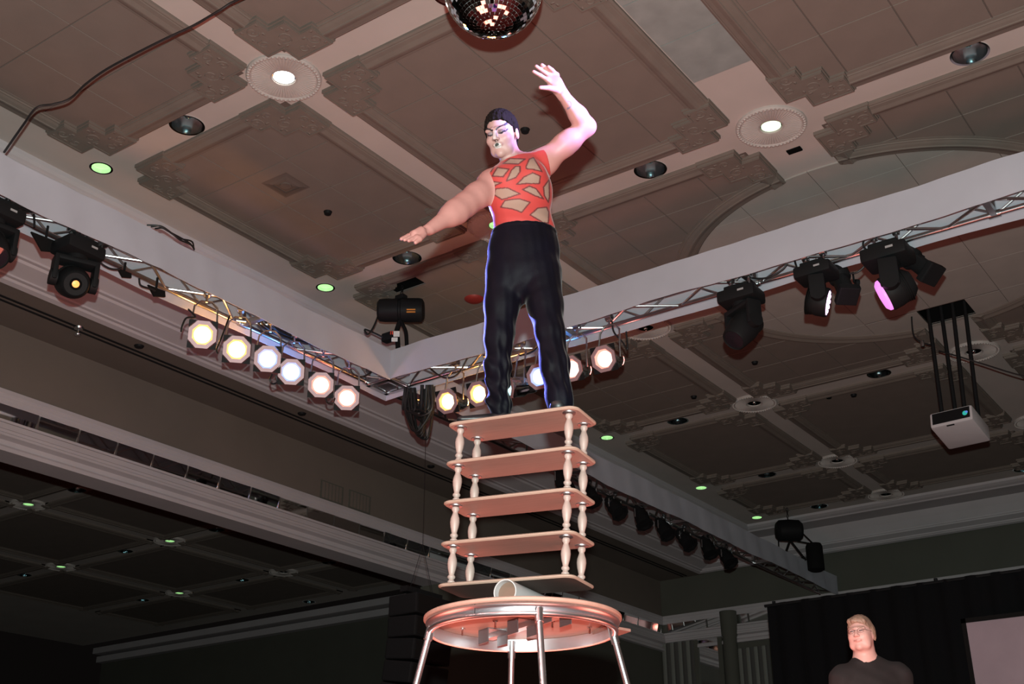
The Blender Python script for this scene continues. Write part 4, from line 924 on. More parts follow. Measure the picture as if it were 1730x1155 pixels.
bp = [(0.0125, 0.008), (0.0165, 0.010), (0.0175, 0.018), (0.013, 0.022), (0.011, 0.026), (0.0175, 0.034), (0.018, 0.040), (0.012, 0.047), (0.0135, 0.056), (0.0185, 0.075), (0.0215, 0.098), (0.020, 0.116), (0.014, 0.134), (0.0115, 0.142), (0.0125, 0.147), (0.0165, 0.153), (0.0175, 0.160), (0.016, 0.166), (0.0145, 0.168)]
bp = [(r, h/0.168*(HBAL-0.004)) for r, h in bp]
bal_me = MB().lathe([(0.0, bp[0][1])]+bp+[(0.0, bp[-1][1])], 20).mesh('turned_spindle', 'turned_wood', True, 60)
fl_me = MB().lathe([(0.0, HBAL-0.004), (0.030, HBAL-0.004), (0.031, HBAL-0.001), (0.031, HBAL), (0.0, HBAL)], 24).mesh('metal_flange', 'ring_metal', True, 35)
names = ['lowest, dark underside, resting on the roller tube', 'second from the bottom', 'middle of the five', 'second from the top', 'topmost, under the performer']
for i in range(5):
    c = BASE+bn*(BSP*i)
    t = thing('shelf_board', 'pale plywood board with rounded corners, '+names[i], 'board', sw(c), 0, 'boards of the balancing tower')
    t.rotation_euler = (Matrix.Rotation(STAGE_ROT, 3, 'Z') @ Rb).to_euler()
    link('plank', bd_dark if i == 0 else bd_light, t)
for i in range(4):
    for j, (sx, sy, w_) in enumerate(((-1, -1, 'near left'), (1, -1, 'near right'), (1, 1, 'far right'), (-1, 1, 'far left'))):
        c = BASE+bn*(BSP*i+BT/2)+bu*sx*(BL/2-0.055)+bv*sy*(BW/2-0.048)
        t = thing('spindle_leg', 'turned wooden spindle at the %s corner, %s' % (w_, ['lowest tier of the tower', 'second tier up of the tower', 'third tier up of the tower', 'top tier of the tower'][i]), 'spindle', sw(c), 0, 'turned spindles of the tower')
        t.rotation_euler = (Matrix.Rotation(STAGE_ROT, 3, 'Z') @ Rb).to_euler()
        link('turned_spindle', bal_me, t).location = (0, 0, -0.004); link('metal_flange', fl_me, t)
TOPC = BASE+bn*(BSP*4+BT/2)                     # top surface of the topmost board
def board_top_z(lx, ly):                        # height of the top board's surface above a point
    return TOPC.z-(bn.x*(lx-TOPC.x)+bn.y*(ly-TOPC.y))/bn.z
# ================================================================== PEOPLE (distance fields -> one continuous surface per body / garment)
class Field:
    def __init__(s, lo, hi, h):
        s.h = h; s.lo = np.array(lo, float); s.n = np.ceil((np.array(hi)-s.lo)/h).astype(int)+1
        s.D = np.full(s.n, 0.5, np.float32)
    def sub(s, lo, hi):
        a = np.clip(np.floor((np.array(lo)-s.lo)/s.h).astype(int), 0, s.n); b = np.clip(np.ceil((np.array(hi)-s.lo)/s.h).astype(int)+1, 0, s.n)
        if np.any(b <= a): return None, None
        ax = [(s.lo[i]+np.arange(a[i], b[i])*s.h).astype(np.float32) for i in range(3)]
        return (slice(a[0], b[0]), slice(a[1], b[1]), slice(a[2], b[2])), np.meshgrid(*ax, indexing='ij', sparse=True)
    def comb(s, sl, d, k, op):
        A = s.D[sl]
        if op == 'add':
            if k > 0:
                hh = np.clip(0.5+0.5*(A-d)/k, 0, 1); s.D[sl] = A*(1-hh)+d*hh-k*hh*(1-hh)
            else: s.D[sl] = np.minimum(A, d)
        elif op == 'cut':
            d = -d
            if k > 0:
                hh = np.clip(0.5+0.5*(d-A)/k, 0, 1); s.D[sl] = A*(1-hh)+d*hh+k*hh*(1-hh)
            else: s.D[sl] = np.maximum(A, d)
    def cap(s, a, b, ra, rb, k=0.02, op='add', flat=None):
        """tapered capsule; flat = (axis vector, factor): squashed along that axis"""
        a, b = np.array(a, float), np.array(b, float); m = max(ra, rb)*1.6+k+0.03
        sl, g = s.sub(np.minimum(a, b)-m, np.maximum(a, b)+m)
        if sl is None: return
        ab = b-a; L2 = ab @ ab+1e-12
        X, Y, Z = g[0]-a[0], g[1]-a[1], g[2]-a[2]
        t = np.clip((X*ab[0]+Y*ab[1]+Z*ab[2])/L2, 0, 1)
        dx, dy, dz = X-t*ab[0], Y-t*ab[1], Z-t*ab[2]
        q = dx*dx+dy*dy+dz*dz
        if flat is not None:
            f = np.array(flat[0], float); f /= np.linalg.norm(f); pr_ = dx*f[0]+dy*f[1]+dz*f[2]; q = q+pr_*pr_*(1/flat[1]**2-1)
        s.comb(sl, (np.sqrt(q)-(ra+(rb-ra)*t)).astype(np.float32), k, op)
    def ell(s, c, r, R=None, k=0.02, op='add'):
        c = np.array(c, float); r = np.array(r, float); m = r.max()+k+0.03; sl, g = s.sub(c-m, c+m)
        if sl is None: return
        X, Y, Z = g[0]-c[0], g[1]-c[1], g[2]-c[2]
        if R is not None:
            R = np.array(R); X, Y, Z = (X*R[0, 0]+Y*R[1, 0]+Z*R[2, 0], X*R[0, 1]+Y*R[1, 1]+Z*R[2, 1], X*R[0, 2]+Y*R[1, 2]+Z*R[2, 2])
        k0 = np.sqrt((X/r[0])**2+(Y/r[1])**2+(Z/r[2])**2); k1 = np.sqrt((X/r[0]**2)**2+(Y/r[1]**2)**2+(Z/r[2]**2)**2)+1e-9
        s.comb(sl, (k0*(k0-1)/k1).astype(np.float32), k, op)
    def half(s, p, n, k=0.0):
        """keep the side where (x-p).n < 0"""
        ax = [(s.lo[i]+np.arange(s.n[i])*s.h).astype(np.float32) for i in range(3)]; g = np.meshgrid(*ax, indexing='ij', sparse=True)
        n = np.array(n, float); n /= np.linalg.norm(n)
        jag = k*(np.sin(g[0]*210)+np.sin(g[0]*97+g[2]*60)) if k else 0.0
        s.D = np.maximum(s.D, ((g[0]-p[0])*n[0]+(g[1]-p[1])*n[1]+(g[2]-p[2])*n[2]+jag).astype(np.float32))
    def wrinkle(s, fn):
        ax = [(s.lo[i]+np.arange(s.n[i])*s.h).astype(np.float32) for i in range(3)]; g = np.meshgrid(*ax, indexing='ij', sparse=True)
        s.D = s.D+fn(*g).astype(np.float32)
    def nets(s):
        D = s.D; I = D < 0; nx, ny, nz = s.n
        c = I[:-1, :-1, :-1].astype(np.int8)
        for (i, j, k) in ((1, 0, 0), (0, 1, 0), (0, 0, 1), (1, 1, 0), (1, 0, 1), (0, 1, 1), (1, 1, 1)):
            c = c+I[i:nx-1+i, j:ny-1+j, k:nz-1+k]
        act = np.argwhere((c > 0) & (c < 8)); idx = np.full((nx-1, ny-1, nz-1), -1, np.int32); idx[tuple(act.T)] = np.arange(len(act))
        P = np.zeros((len(act), 3)); W = np.zeros(len(act))
        crn = [(i, j, k) for i in (0, 1) for j in (0, 1) for k in (0, 1)]
        val = {q: D[act[:, 0]+q[0], act[:, 1]+q[1], act[:, 2]+q[2]].astype(float) for q in crn}
        for q in crn:
            for ax in range(3):
                if q[ax]: continue
                e = list(q); e[ax] = 1; e = tuple(e); va, vb = val[q], val[e]; m = (va < 0) != (vb < 0)
                t = va[m]/(va[m]-vb[m]); pp = np.tile(np.array(q, float), (m.sum(), 1)); pp[:, ax] += t; P[m] += pp; W[m] += 1
        V = s.lo+(act+P/W[:, None])*s.h; F = []
        for ax in range(3):
            sl0 = [slice(1, n-1) for n in s.n]; sl0[ax] = slice(0, s.n[ax]-1); sl1 = list(sl0); sl1[ax] = slice(1, s.n[ax])
            A, B = I[tuple(sl0)], I[tuple(sl1)]; e = np.argwhere(A != B)
            if len(e) == 0: continue
            fl = A[tuple(e.T)]; off = np.array([1, 1, 1]); off[ax] = 0; e = e+off; o1, o2 = [(1, 2), (2, 0), (0, 1)][ax]
            def at(d1, d2):
                q = e.copy(); q[:, o1] -= d1; q[:, o2] -= d2; return idx[tuple(q.T)]
            Q = np.stack([at(1, 1), at(0, 1), at(0, 0), at(1, 0)], 1); Q[~fl] = Q[~fl][:, ::-1]; F.append(Q)
        F = np.concatenate(F); return V, F[(F >= 0).all(1)]
def smooth_v(V, F, it=2, lam=0.5):
    E = np.concatenate([F[:, [0, 1]], F[:, [1, 2]], F[:, [2, 3]], F[:, [3, 0]]]); n = np.bincount(E[:, 0], minlength=len(V))+np.bincount(E[:, 1], minlength=len(V))
    for _ in range(it):
        S = np.zeros_like(V)
        for a in range(3): S[:, a] = np.bincount(E[:, 0], V[E[:, 1], a], len(V))+np.bincount(E[:, 1], V[E[:, 0], a], len(V))
        V = V+lam*(S/np.maximum(n, 1)[:, None]-V)
    return V
def np_mesh(name, V, F, m, base, colf=None, parent=None):
    me = bpy.data.meshes.new(name); me.vertices.add(len(V)); me.vertices.foreach_set('co', (V-np.array(base)).astype(np.float32).ravel())
    me.loops.add(F.size); me.loops.foreach_set('vertex_index', F.astype(np.int32).ravel()); me.polygons.add(len(F))
    me.polygons.foreach_set('loop_start', np.arange(0, F.size, 4, dtype=np.int32)); me.polygons.foreach_set('loop_total', np.full(len(F), 4, np.int32)); me.polygons.foreach_set('use_smooth', np.ones(len(F), bool))
    me.update(calc_edges=True); me.validate()
    if colf is not None:
        C = colf(V); ca = me.color_attributes.new('Col', 'FLOAT_COLOR', 'POINT'); ca.data.foreach_set('color', np.c_[C, np.ones(len(C))].astype(np.float32).ravel())
    me.materials.append(M[m]); return link(name, me, parent)
def inpoly(x, z, P):
    c = np.zeros(len(x), bool); n = len(P)
    for i in range(n):
        x1, z1 = P[i]; x2, z2 = P[(i+1) % n]
        if z1 == z2: continue
        m = ((z1 > z) != (z2 > z)) & (x < (x2-x1)*(z-z1)/(z2-z1)+x1); c ^= m
    return c
def segdist(x, z, a, b):
    ax, az = a; dx, dz = b[0]-ax, b[1]-az; t = np.clip(((x-ax)*dx+(z-az)*dz)/(dx*dx+dz*dz+1e-12), 0, 1); return np.hypot(x-ax-t*dx, z-az-t*dz)
def polydist(x, z, P, closed=True):
    d = np.full(len(x), 9.0)
    for i in range(len(P) if closed else len(P)-1): d = np.minimum(d, segdist(x, z, P[i], P[(i+1) % len(P)]))
    return d
V3 = lambda p: np.array(p, float)
def head_frame(f, up):
    f = Vector(f).normalized(); up = Vector(up); up = (up-f*up.dot(f)).normalized(); rt = f.cross(up)      # rt: the person's right-hand side mirrored below
    return np.array([list(-rt), list(f), list(up)]).T        # columns: x (towards image right when facing the house), front, up
def add_head(fd, C, R, s=1.0, chin=1.0, nose=1.0, jowl=0.0):
    C = V3(C); T = lambda x, y, z: C+R @ (np.array([x, y, z])*s)
    fd.ell(T(0, -0.015, 0.035), V3((0.076, 0.096, 0.088))*s, R, 0.02); fd.ell(T(0, 0.028, -0.03), V3((0.062+jowl, 0.068, 0.082))*s, R, 0.03)
    fd.cap(T(-0.03-jowl, 0.045, -0.085), T(0.03+jowl, 0.045, -0.085), 0.026*s, 0.026*s, 0.025); fd.ell(T(0, 0.073, -0.100), V3((0.022, 0.019, 0.019))*s*chin, R, 0.02)
    for q in (-1, 1):
        fd.ell(T(q*0.040, 0.062, -0.028), V3((0.024, 0.024, 0.022))*s, R, 0.02)                                  # cheek
        fd.cap(T(q*0.012, 0.094, 0.022), T(q*0.048, 0.080, 0.022), 0.010*s, 0.009*s, 0.015)                     # brow ridge
        fd.ell(T(q*0.031, 0.104, 0.004), V3((0.019, 0.016, 0.012))*s, R, 0.010, 'cut')                           # socket
        fd.ell(T(q*0.031, 0.083, 0.004), V3((0.0155, 0.0145, 0.0125))*s, R, 0.004)                              # lid over the eyeball
        fd.ell(T(q*0.079, -0.008, -0.006), V3((0.008, 0.019, 0.031))*s, R, 0.006); fd.ell(T(q*0.087, 0.0, -0.002), V3((0.006, 0.009, 0.015))*s, R, 0.006, 'cut')
    fd.cap(T(0, 0.094, 0.012), T(0, 0.116*nose, -0.026), 0.0085*s, 0.012*s, 0.010)
    for q in (-1, 1): fd.ell(T(q*0.012, 0.104, -0.031), V3((0.009, 0.010, 0.008))*s, R, 0.006)
    fd.cap(T(-0.020, 0.091, -0.058), T(0.020, 0.091, -0.058), 0.0065*s, 0.0065*s, 0.006); fd.ell(T(0, 0.096, -0.054), V3((0.012, 0.007, 0.0055))*s, R, 0.005); fd.ell(T(0, 0.096, -0.064), V3((0.013, 0.008, 0.006))*s, R, 0.005)
    fd.cap(T(-0.017, 0.103, -0.0588), T(0.017, 0.103, -0.0588), 0.0022*s, 0.0022*s, 0.003, 'cut')
def add_hair(fd, C, R, s=1.0, g=0.010, line=0.055, low=-0.03, side=0.006):
    """skull cap of hair: front hairline height `line`, back down to `low`"""
    C = V3(C); T = lambda x, y, z: C+R @ (np.array([x, y, z])*s)
    fd.ell(T(0, -0.017, 0.038), V3((0.076+side, 0.096+g*0.8, 0.088+g))*s, R, 0.0); fd.cap(T(0, -0.06, -0.01), T(0, -0.07, low), 0.055*s, 0.045*s, 0.03)
    n = R @ np.array([0, 0.62, -0.78]); p = T(0, 0.085, line); fd.half(p, n, 0.0018)
def hair_cols(V, C, R, s): return (R.T @ (V-V3(C)).T).T/s
mat('skin_paint', (0.6, 0.4, 0.3), 0.48, attr='Col', spec=0.35, var=0.04, scale=25); mat('hair_black', (0.007, 0.005, 0.0045), 0.85, spec=0.08, var=0.3, scale=90, stretch=(1, 1, 0.2), bump=0.5, bscale=150)
mat('top_fabric', (0.6, 0.05, 0.05), 0.55, attr='Col', sheen=0.15); mat('velvet', (0.0016, 0.0013, 0.004), 0.62, sheen=0.08, spec=0.10, var=0.3, scale=7, bump=0.12, bscale=40); mat('shoe_black', (0.006, 0.006, 0.008), 0.45)
# ---------------------------------------------------------------- the performer
DP = 5.25
PX = lambda x, y, d=DP: V3(loc3(x, y, d))
base = V3((0.03, DP+0.03, float(board_top_z(0.03, DP+0.04))))
perf = thing('person', 'performer in red cutout top and black velvet trousers balancing with arms out', 'person', sw(Vector(base)), STAGE_ROT)
HCp = PX(848, 229, 5.20); HRp = head_frame((-0.33, -0.80, -0.40), (-0.06, -0.1, 1))
fd = Field(PX(668, 420, 4.85)*[1, 0, 0]+[0, 4.75, base[2]-0.01], [PX(1016, 200, 5.2)[0], 5.60, PX(930, 95, 5.1)[2]+0.03], 0.0042)
add_head(fd, HCp, HRp)
NK = PX(872, 286, 5.27)
fd.cap(HCp+HRp @ V3((0, -0.03, -0.05)), NK, 0.052, 0.060, 0.03)
SL, SR = PX(833, 310, 5.27), PX(918, 274, 5.28); CH = PX(878, 322, 5.27); WA = PX(886, 392, 5.27); PE = PX(885, 440, 5.28)
DEP = (0, 1, 0.15)
def torso(f, g=0.0, k=0.05):
    f.cap(SL+[0.02, 0, -0.01], SR+[-0.02, 0, -0.015], 0.060+g, 0.060+g, k); f.ell(CH, V3((0.158, 0.112, 0.165))+g, None, k); f.ell(CH+[0.055, -0.075, 0.055], V3((0.062, 0.04, 0.055))+g, None, k); f.ell(CH+[-0.062, -0.075, 0.03], V3((0.062, 0.04, 0.055))+g, None, k)
    f.cap(CH+[0, 0, -0.08], WA, 0.138+g, 0.132+g, k, flat=(DEP, 0.72)); f.cap(WA, PE, 0.132+g, 0.15+g, k, flat=(DEP, 0.74)); f.cap(NK+[0, 0, -0.03], CH+[0, 0, 0.1], 0.065+g, 0.09+g, k); f.cap(NK, SL+[0.03, 0, 0.0], 0.045+g, 0.05+g, k); f.cap(NK, SR+[-0.03, 0, 0.0], 0.045+g, 0.05+g, k)
torso(fd)
# arm to image left
E1, W1 = PX(773, 356, 5.13), PX(724, 388, 5.02)
fd.ell(SL+[-0.012, 0, 0.0], (0.066, 0.062, 0.066), None, 0.03); fd.cap(SL, SL*0.5+E1*0.5, 0.064, 0.059, 0.04); fd.cap(SL*0.55+E1*0.45, E1, 0.059, 0.051, 0.04); fd.cap(SL*0.2+E1*0.8, E1*0.75+W1*0.25, 0.051, 0.048, 0.05); fd.cap(E1*0.9+W1*0.1, W1, 0.050, 0.029, 0.04, flat=((0.2, 0.3, 1), 0.9))
K1 = PX(702, 396, 4.975); fd.cap(W1, K1, 0.028, 0.030, 0.012, flat=((0.25, -0.45, 0.86), 0.62)); fd.cap(W1*0.45+K1*0.55+[0, -0.016, 0], K1+[0, -0.018, -0.004], 0.021, 0.018, 0.01); fd.cap(W1*0.45+K1*0.55+[0, 0.016, 0], K1+[0, 0.018, 0.004], 0.021, 0.018, 0.01)
for (kx, ky, kd, mx, my, tx, ty, td) in ((702, 393, 5.005, 690, 398, 679.5, 402.5, 4.985), (701, 395.5, 4.985, 688, 400, 678, 403.5, 4.955), (702, 398, 4.965, 691, 402, 683.5, 405, 4.935), (704, 400, 4.945, 696, 404, 690.5, 406.5, 4.92)):
    a, b, c = PX(kx, ky, kd), PX(mx, my, (kd+td)/2), PX(tx, ty, td); fd.cap(a, b, 0.0115, 0.0105, 0.006); fd.cap(b, c, 0.0105, 0.0088, 0.005)
a, b, c = PX(716, 396, 4.975), PX(709, 404, 4.945), PX(702, 409.5, 4.93); fd.cap(a, b, 0.015, 0.0125, 0.012); fd.cap(b, c, 0.0125, 0.0095, 0.005)
# raised arm at image right
E2, W2 = PX(991, 214, 5.20), PX(951, 160, 5.08)
fd.ell(SR+[0.01, 0, 0.0], (0.066, 0.064, 0.066), None, 0.03); fd.cap(SR, SR*0.4+E2*0.6, 0.062, 0.057, 0.03); fd.cap(SR*0.5+E2*0.5, E2, 0.058, 0.045, 0.025); fd.cap(E2, E2*0.62+W2*0.38, 0.046, 0.046, 0.025); fd.cap(E2*0.65+W2*0.35, W2, 0.046, 0.029, 0.02)
PM = PX(938, 141, 5.05); fd.cap(W2, PM, 0.031, 0.040, 0.012, flat=((0.15, 1, 0.35), 0.55)); 
knu = [PX(925, 135, 5.035), PX(929, 128.5, 5.04), PX(934.5, 125.5, 5.045), PX(940.5, 126.5, 5.05)]
for q in knu: fd.cap(W2*0.35+PM*0.65, q, 0.019, 0.0145, 0.010)
for q, (mx, my, tx, ty) in zip(knu, ((913, 127.5, 901.5, 121), (916.5, 119.5, 906, 112), (924, 116.5, 915.5, 109.5), (933, 118.5, 926.5, 112.8))):
    b = PX(mx, my, 5.02); c = PX(tx, ty, 5.0); fd.cap(q, b, 0.0118, 0.0108, 0.006); fd.cap(b, c, 0.0108, 0.0090, 0.004)
a, b, c = PX(940, 151, 5.05), PX(928, 148.5, 5.02), PX(913, 148, 5.0); fd.cap(a, b, 0.019, 0.014, 0.014); fd.cap(b, c, 0.0135, 0.0100, 0.005)
# legs (inside the trousers) down to the shoes
HL, HR = PX(862, 452, 5.30), PX(908, 450, 5.27); KL, KR = PX(843, 572, 5.32), PX(928, 566, 5.235)
fzl, fzr = None, None
AL = PX(843, 682, 5.35); AR = PX(943, 670, 5.19)
for h_, k_, a_ in ((HL, KL, AL), (HR, KR, AR)):
    fd.cap(h_, k_, 0.072, 0.044, 0.03); fd.cap(k_, k_*0.6+a_*0.4+[0, 0.012, 0], 0.042, 0.042, 0.02); fd.cap(k_*0.6+a_*0.4+[0, 0.012, 0], a_, 0.036, 0.024, 0.02)
HEL = V3((AL[0]+0.015, AL[1]+0.02, 0)); TOE = PX(781, 710, 5.345)
HEL[2] = board_top_z(HEL[0], HEL[1])+0.040; TOE[2] = board_top_z(TOE[0], TOE[1])+0.022
HER = V3((AR[0], AR[1]-0.01, 0)); HER[2] = board_top_z(HER[0], HER[1])+0.040; TOR = V3((AR[0]+0.075, AR[1]+0.06, 0)); TOR[2] = board_top_z(TOR[0], TOR[1])+0.022
for a_, h_, t_ in ((AL, HEL, TOE), (AR, HER, TOR)): fd.cap(a_, h_, 0.024, 0.024, 0.01); fd.cap(h_+[0, 0, -0.010], t_+[0, 0, -0.008], 0.022, 0.010, 0.01, flat=((0, 0, 1), 0.8))
V, F = fd.nets(); V = smooth_v(V, F, 2, 0.4)
SKIN = V3((0.36, 0.175, 0.155))
def perf_col(V):
    C = np.tile(SKIN, (len(V), 1)); L = (HRp.T @ (V-HCp).T).T; x, y, z = L.T
    hd = (np.abs(x) < 0.1) & (np.abs(y) < 0.14) & (z > -0.14) & (z < 0.14)
    face = hd & (y > 0.025) & (np.abs(x) < 0.072); C[face] = (0.35, 0.215, 0.195)
    fr = hd & (y > 0.045)
    for q in (-1, 1):
        b1 = [(q*0.010, 0.016), (q*0.026, 0.026), (q*0.046, 0.036), (q*0.060, 0.052)]; d = polydist(x, z, b1, False); C[fr & (d < 0.0042)] = (0.012, 0.012, 0.018)
        b2 = [(q*0.044, 0.035), (q*0.062, 0.040)]; C[fr & (polydist(x, z, b2, False) < 0.003)] = (0.02, 0.02, 0.03)
        lid = fr & (((x-q*0.031)/0.017)**2+((z-0.006)/0.009)**2 < 1); C[lid] = (0.16, 0.11, 0.12)
        b3 = [(q*0.015, -0.003), (q*0.031, -0.006), (q*0.047, 0.002), (q*0.056, 0.012)]; C[fr & (polydist(x, z, b3, False) < 0.0030)] = (0.015, 0.014, 0.02)
    wh = fr & ((x/0.020)**2+((z+0.062)/0.0135)**2 < 1); C[wh] = (0.46, 0.44, 0.43)
    lp = fr & ((x/0.0125)**2+((z+0.059)/0.0085)**2 < 1); C[lp] = (0.02, 0.035, 0.03)
    nb = fr & (np.abs(x) < 0.010) & (z > -0.034) & (z < 0.012); C[nb] = (0.44, 0.36, 0.36)
    C[hd & (y > 0.09) & (np.hypot(np.abs(x)-0.006, z+0.0385) < 0.004)] = (0.05, 0.03, 0.03)
    tt = PX(961, 171, 5.06); d = V-tt; rr = np.hypot(d[:, 0], d[:, 2]); C[(rr > 0.010) & (rr < 0.0155) & (d[:, 0] > -0.008) & (np.abs(d[:, 1]) < 0.06)] = (0.14, 0.11, 0.16)
    tip = (np.linalg.norm(V-PX(959, 165, 5.06), axis=1) < 0.009); C[tip] = (0.2, 0.16, 0.2)
    return C
body = np_mesh('body', V, F, 'skin_paint', base, perf_col, perf)
# hair
fh = Field(HCp-0.16, HCp+0.16, 0.004); add_hair(fh, HCp, HRp, 1.0, 0.015, 0.079, -0.05, 0.008)
for k in range(9):
    u_ = -0.05+0.1*k/8; fh.cap(HCp+HRp @ V3((u_, 0.055-u_*u_*5, 0.100-u_*u_*6)), HCp+HRp @ V3((u_*0.9-0.006, 0.0, 0.130-u_*u_*7)), 0.006, 0.008, 0.008)
for q in (-1, 1): fh.cap(HCp+HRp @ V3((q*0.074, 0.012, 0.045)), HCp+HRp @ V3((q*0.075, 0.012, 0.004)), 0.011, 0.006, 0.01)
fh.wrinkle(lambda X, Y, Z: 0.0030*np.sin(X*230+Z*100)*np.sin(Y*210+Z*80)+0.0015*np.sin(X*520+Y*200))
V, F = fh.nets(); np_mesh('hair', smooth_v(V, F, 1), F, 'hair_black', base, None, perf)
# top: torso field swollen, cut at armholes, neck and waist
fg = Field(PX(800, 420, 5.2)*[1, 0, 0]+[0, 5.05, WA[2]-0.08], [PX(950, 300)[0]+0.02, 5.47, NK[2]+0.10], 0.0032)
torso(fg, 0.007)
fg.ell(SL+[-0.012, 0, 0.0], (0.074, 0.070, 0.074), None, 0.03); fg.ell(SR+[0.01, 0, 0.0], (0.074, 0.072, 0.074), None, 0.03)
fg.cap(NK+[0, 0, -0.02], NK+[0, -0.02, 0.09], 0.069, 0.064, 0.03)
nl = V3((-0.93, 0, 0.36)); fg.half(SL+[-0.022, 0, 0.0], nl); nr = V3((0.97, 0, 0.25)); fg.half(SR+[0.016, 0, 0.0], nr)
fg.half(NK+[0.0, 0, 0.055], (-0.30, -0.30, 1)); fg.half(WA+[0, 0, -0.05], (0, 0, -1))
fg.wrinkle(lambda X, Y, Z: 0.0014*np.sin(Z*95+X*30)*np.exp(-((Z-WA[2])/0.07)**2))
V, F = fg.nets(); V = smooth_v(V, F, 2, 0.4)
Zm = lambda a, b: (660+a/3.5, 90+b/3.5)
polys = [[(665, 650), (705, 620), (795, 625), (755, 655)], [(600, 725), (630, 675), (700, 685), (665, 730)], [(685, 755), (715, 690), (740, 668), (765, 668), (765, 700), (740, 735)], [(800, 670), (820, 625), (845, 615), (895, 700), (850, 688), (800, 682)], [(560, 750), (655, 765), (620, 780), (590, 812), (572, 800)],
         [(610, 835), (620, 800), (690, 795), (765, 830), (660, 865)], [(745, 775), (790, 730), (840, 707), (885, 725), (880, 770), (800, 770)], [(780, 805), (820, 785), (860, 800), (905, 860), (850, 840)], [(650, 910), (675, 870), (760, 860), (825, 880), (775, 940), (720, 920)], [(825, 955), (870, 915), (925, 910), (938, 940), (935, 1005), (900, 1000)], [(905, 790), (940, 745), (942, 850), (935, 880), (910, 840)], [(915, 1045), (940, 1030), (945, 1062)], [(572, 690), (608, 672), (592, 698)]]
dref = 5.155
PP = [[(lambda w: (w[0], w[2]))(PX(*Zm(a, b), dref)) for a, b in P] for P in polys]
def top_col(V):
    C = np.tile(V3((0.37, 0.034, 0.030)), (len(V), 1)); x, z = V[:, 0]-(V[:, 1]-dref)*0.0, V[:, 2]-(V[:, 1]-dref)*0.60
    for P in PP:
        d = polydist(x, z, P); i = inpoly(x, z, P); C[i] = (0.24, 0.15, 0.115); C[d < 0.0036] = (0.10, 0.018, 0.018)
    return C
np_mesh('cutout_top', V, F, 'top_fabric', base, top_col, perf)
# trousers
ft = Field([PX(800, 500)[0]-0.03, 5.02, base[2]-0.02], [PX(985, 600)[0], 5.52, WA[2]+0.03], 0.0055)
wt = WA+[0, 0, 0.0]
ft.cap(wt+[0.0, 0, 0.02], PX(885, 425, 5.28), 0.152, 0.168, 0.03, flat=(DEP, 0.74)); ft.cap(PX(885, 425, 5.28), PX(884, 458, 5.28), 0.170, 0.165, 0.04, flat=(DEP, 0.74))
def leg(pts):
    for (x0_, y0_, d0, r0_), (x1_, y1_, d1, r1_) in zip(pts[:-1], pts[1:]): ft.cap(PX(x0_, y0_, d0), PX(x1_, y1_, d1), r0_, r1_, 0.03)
leg([(856, 462, 5.29, 0.106), (848, 515, 5.30, 0.083), (843, 568, 5.31, 0.069), (840, 624, 5.33, 0.059), (842, 676, 5.36, 0.050), (846, 694, 5.37, 0.050)])
leg([(912, 462, 5.27, 0.108), (921, 515, 5.25, 0.084), (929, 560, 5.22, 0.068), (937, 616, 5.21, 0.064), (945, 668, 5.20, 0.058), (947, 682, 5.20, 0.060)])
ft.half(wt+[0, 0, 0.012], (0.0, -0.12, 1)); ft.half((0, 5.25, board_top_z(0.0, 5.25)+0.006), (-bn.x, -bn.y, -bn.z))
zk = PX(843, 568)[2]; zl = base[2]
def wr(X, Y, Z):
    u = np.clip((zk+0.15-Z)/(zk-zl), 0, 1)*np.clip((Z-zl-0.02)/0.10, 0.1, 1); lft = 1/(1+np.exp((X-0.03)*60))
    w = 0.0062*np.sin(Z*62+X*60+np.sin(Y*30)*1.5)*u*(0.35+0.65*lft)+0.0035*np.sin(X*130+Z*22+Y*80)*(0.25+u*0.9)
    w = w+0.002*np.sin((X*0.6-Z)*95)*np.exp(-((Z-PX(885, 492)[2])/0.07)**2)*np.exp(-((X-0.06)/0.07)**2)
    w = w-0.003*(np.abs(Z-(wt[2]-0.008)) < 0.010)
    return w
ft.wrinkle(wr); V, F = ft.nets(); tr = np_mesh('velvet_trousers', smooth_v(V, F, 2, 0.4), F, 'velvet', base, None, perf)
# shoes
for a_, h_, t_ in ((AL, HEL, TOE), (AR, HER, TOR)):
    fs = Field(np.minimum(h_, t_)-[0.08, 0.08, 0.06], np.maximum(h_, t_)+[0.08, 0.08, 0.07], 0.004)
    fs.cap(h_+[0, 0, -0.004], t_+[0, 0, -0.006], 0.037, 0.018, 0.02, flat=((0, 0, 1), 0.85)); fs.cap(h_, h_+[0, 0, 0.03], 0.037, 0.035, 0.02); fs.cap((h_*0.6+t_*0.4)+[0, 0, -0.008], t_+[0, 0, -0.008], 0.034, 0.024, 0.02, flat=((0, 0, 1), 0.55))
    fs.half((0, 5.25, board_top_z(0.0, 5.25)+0.001), (-bn.x, -bn.y, -bn.z))
    V, F = fs.nets(); np_mesh('shoe', smooth_v(V, F, 2), F, 'shoe_black', base, None, perf)

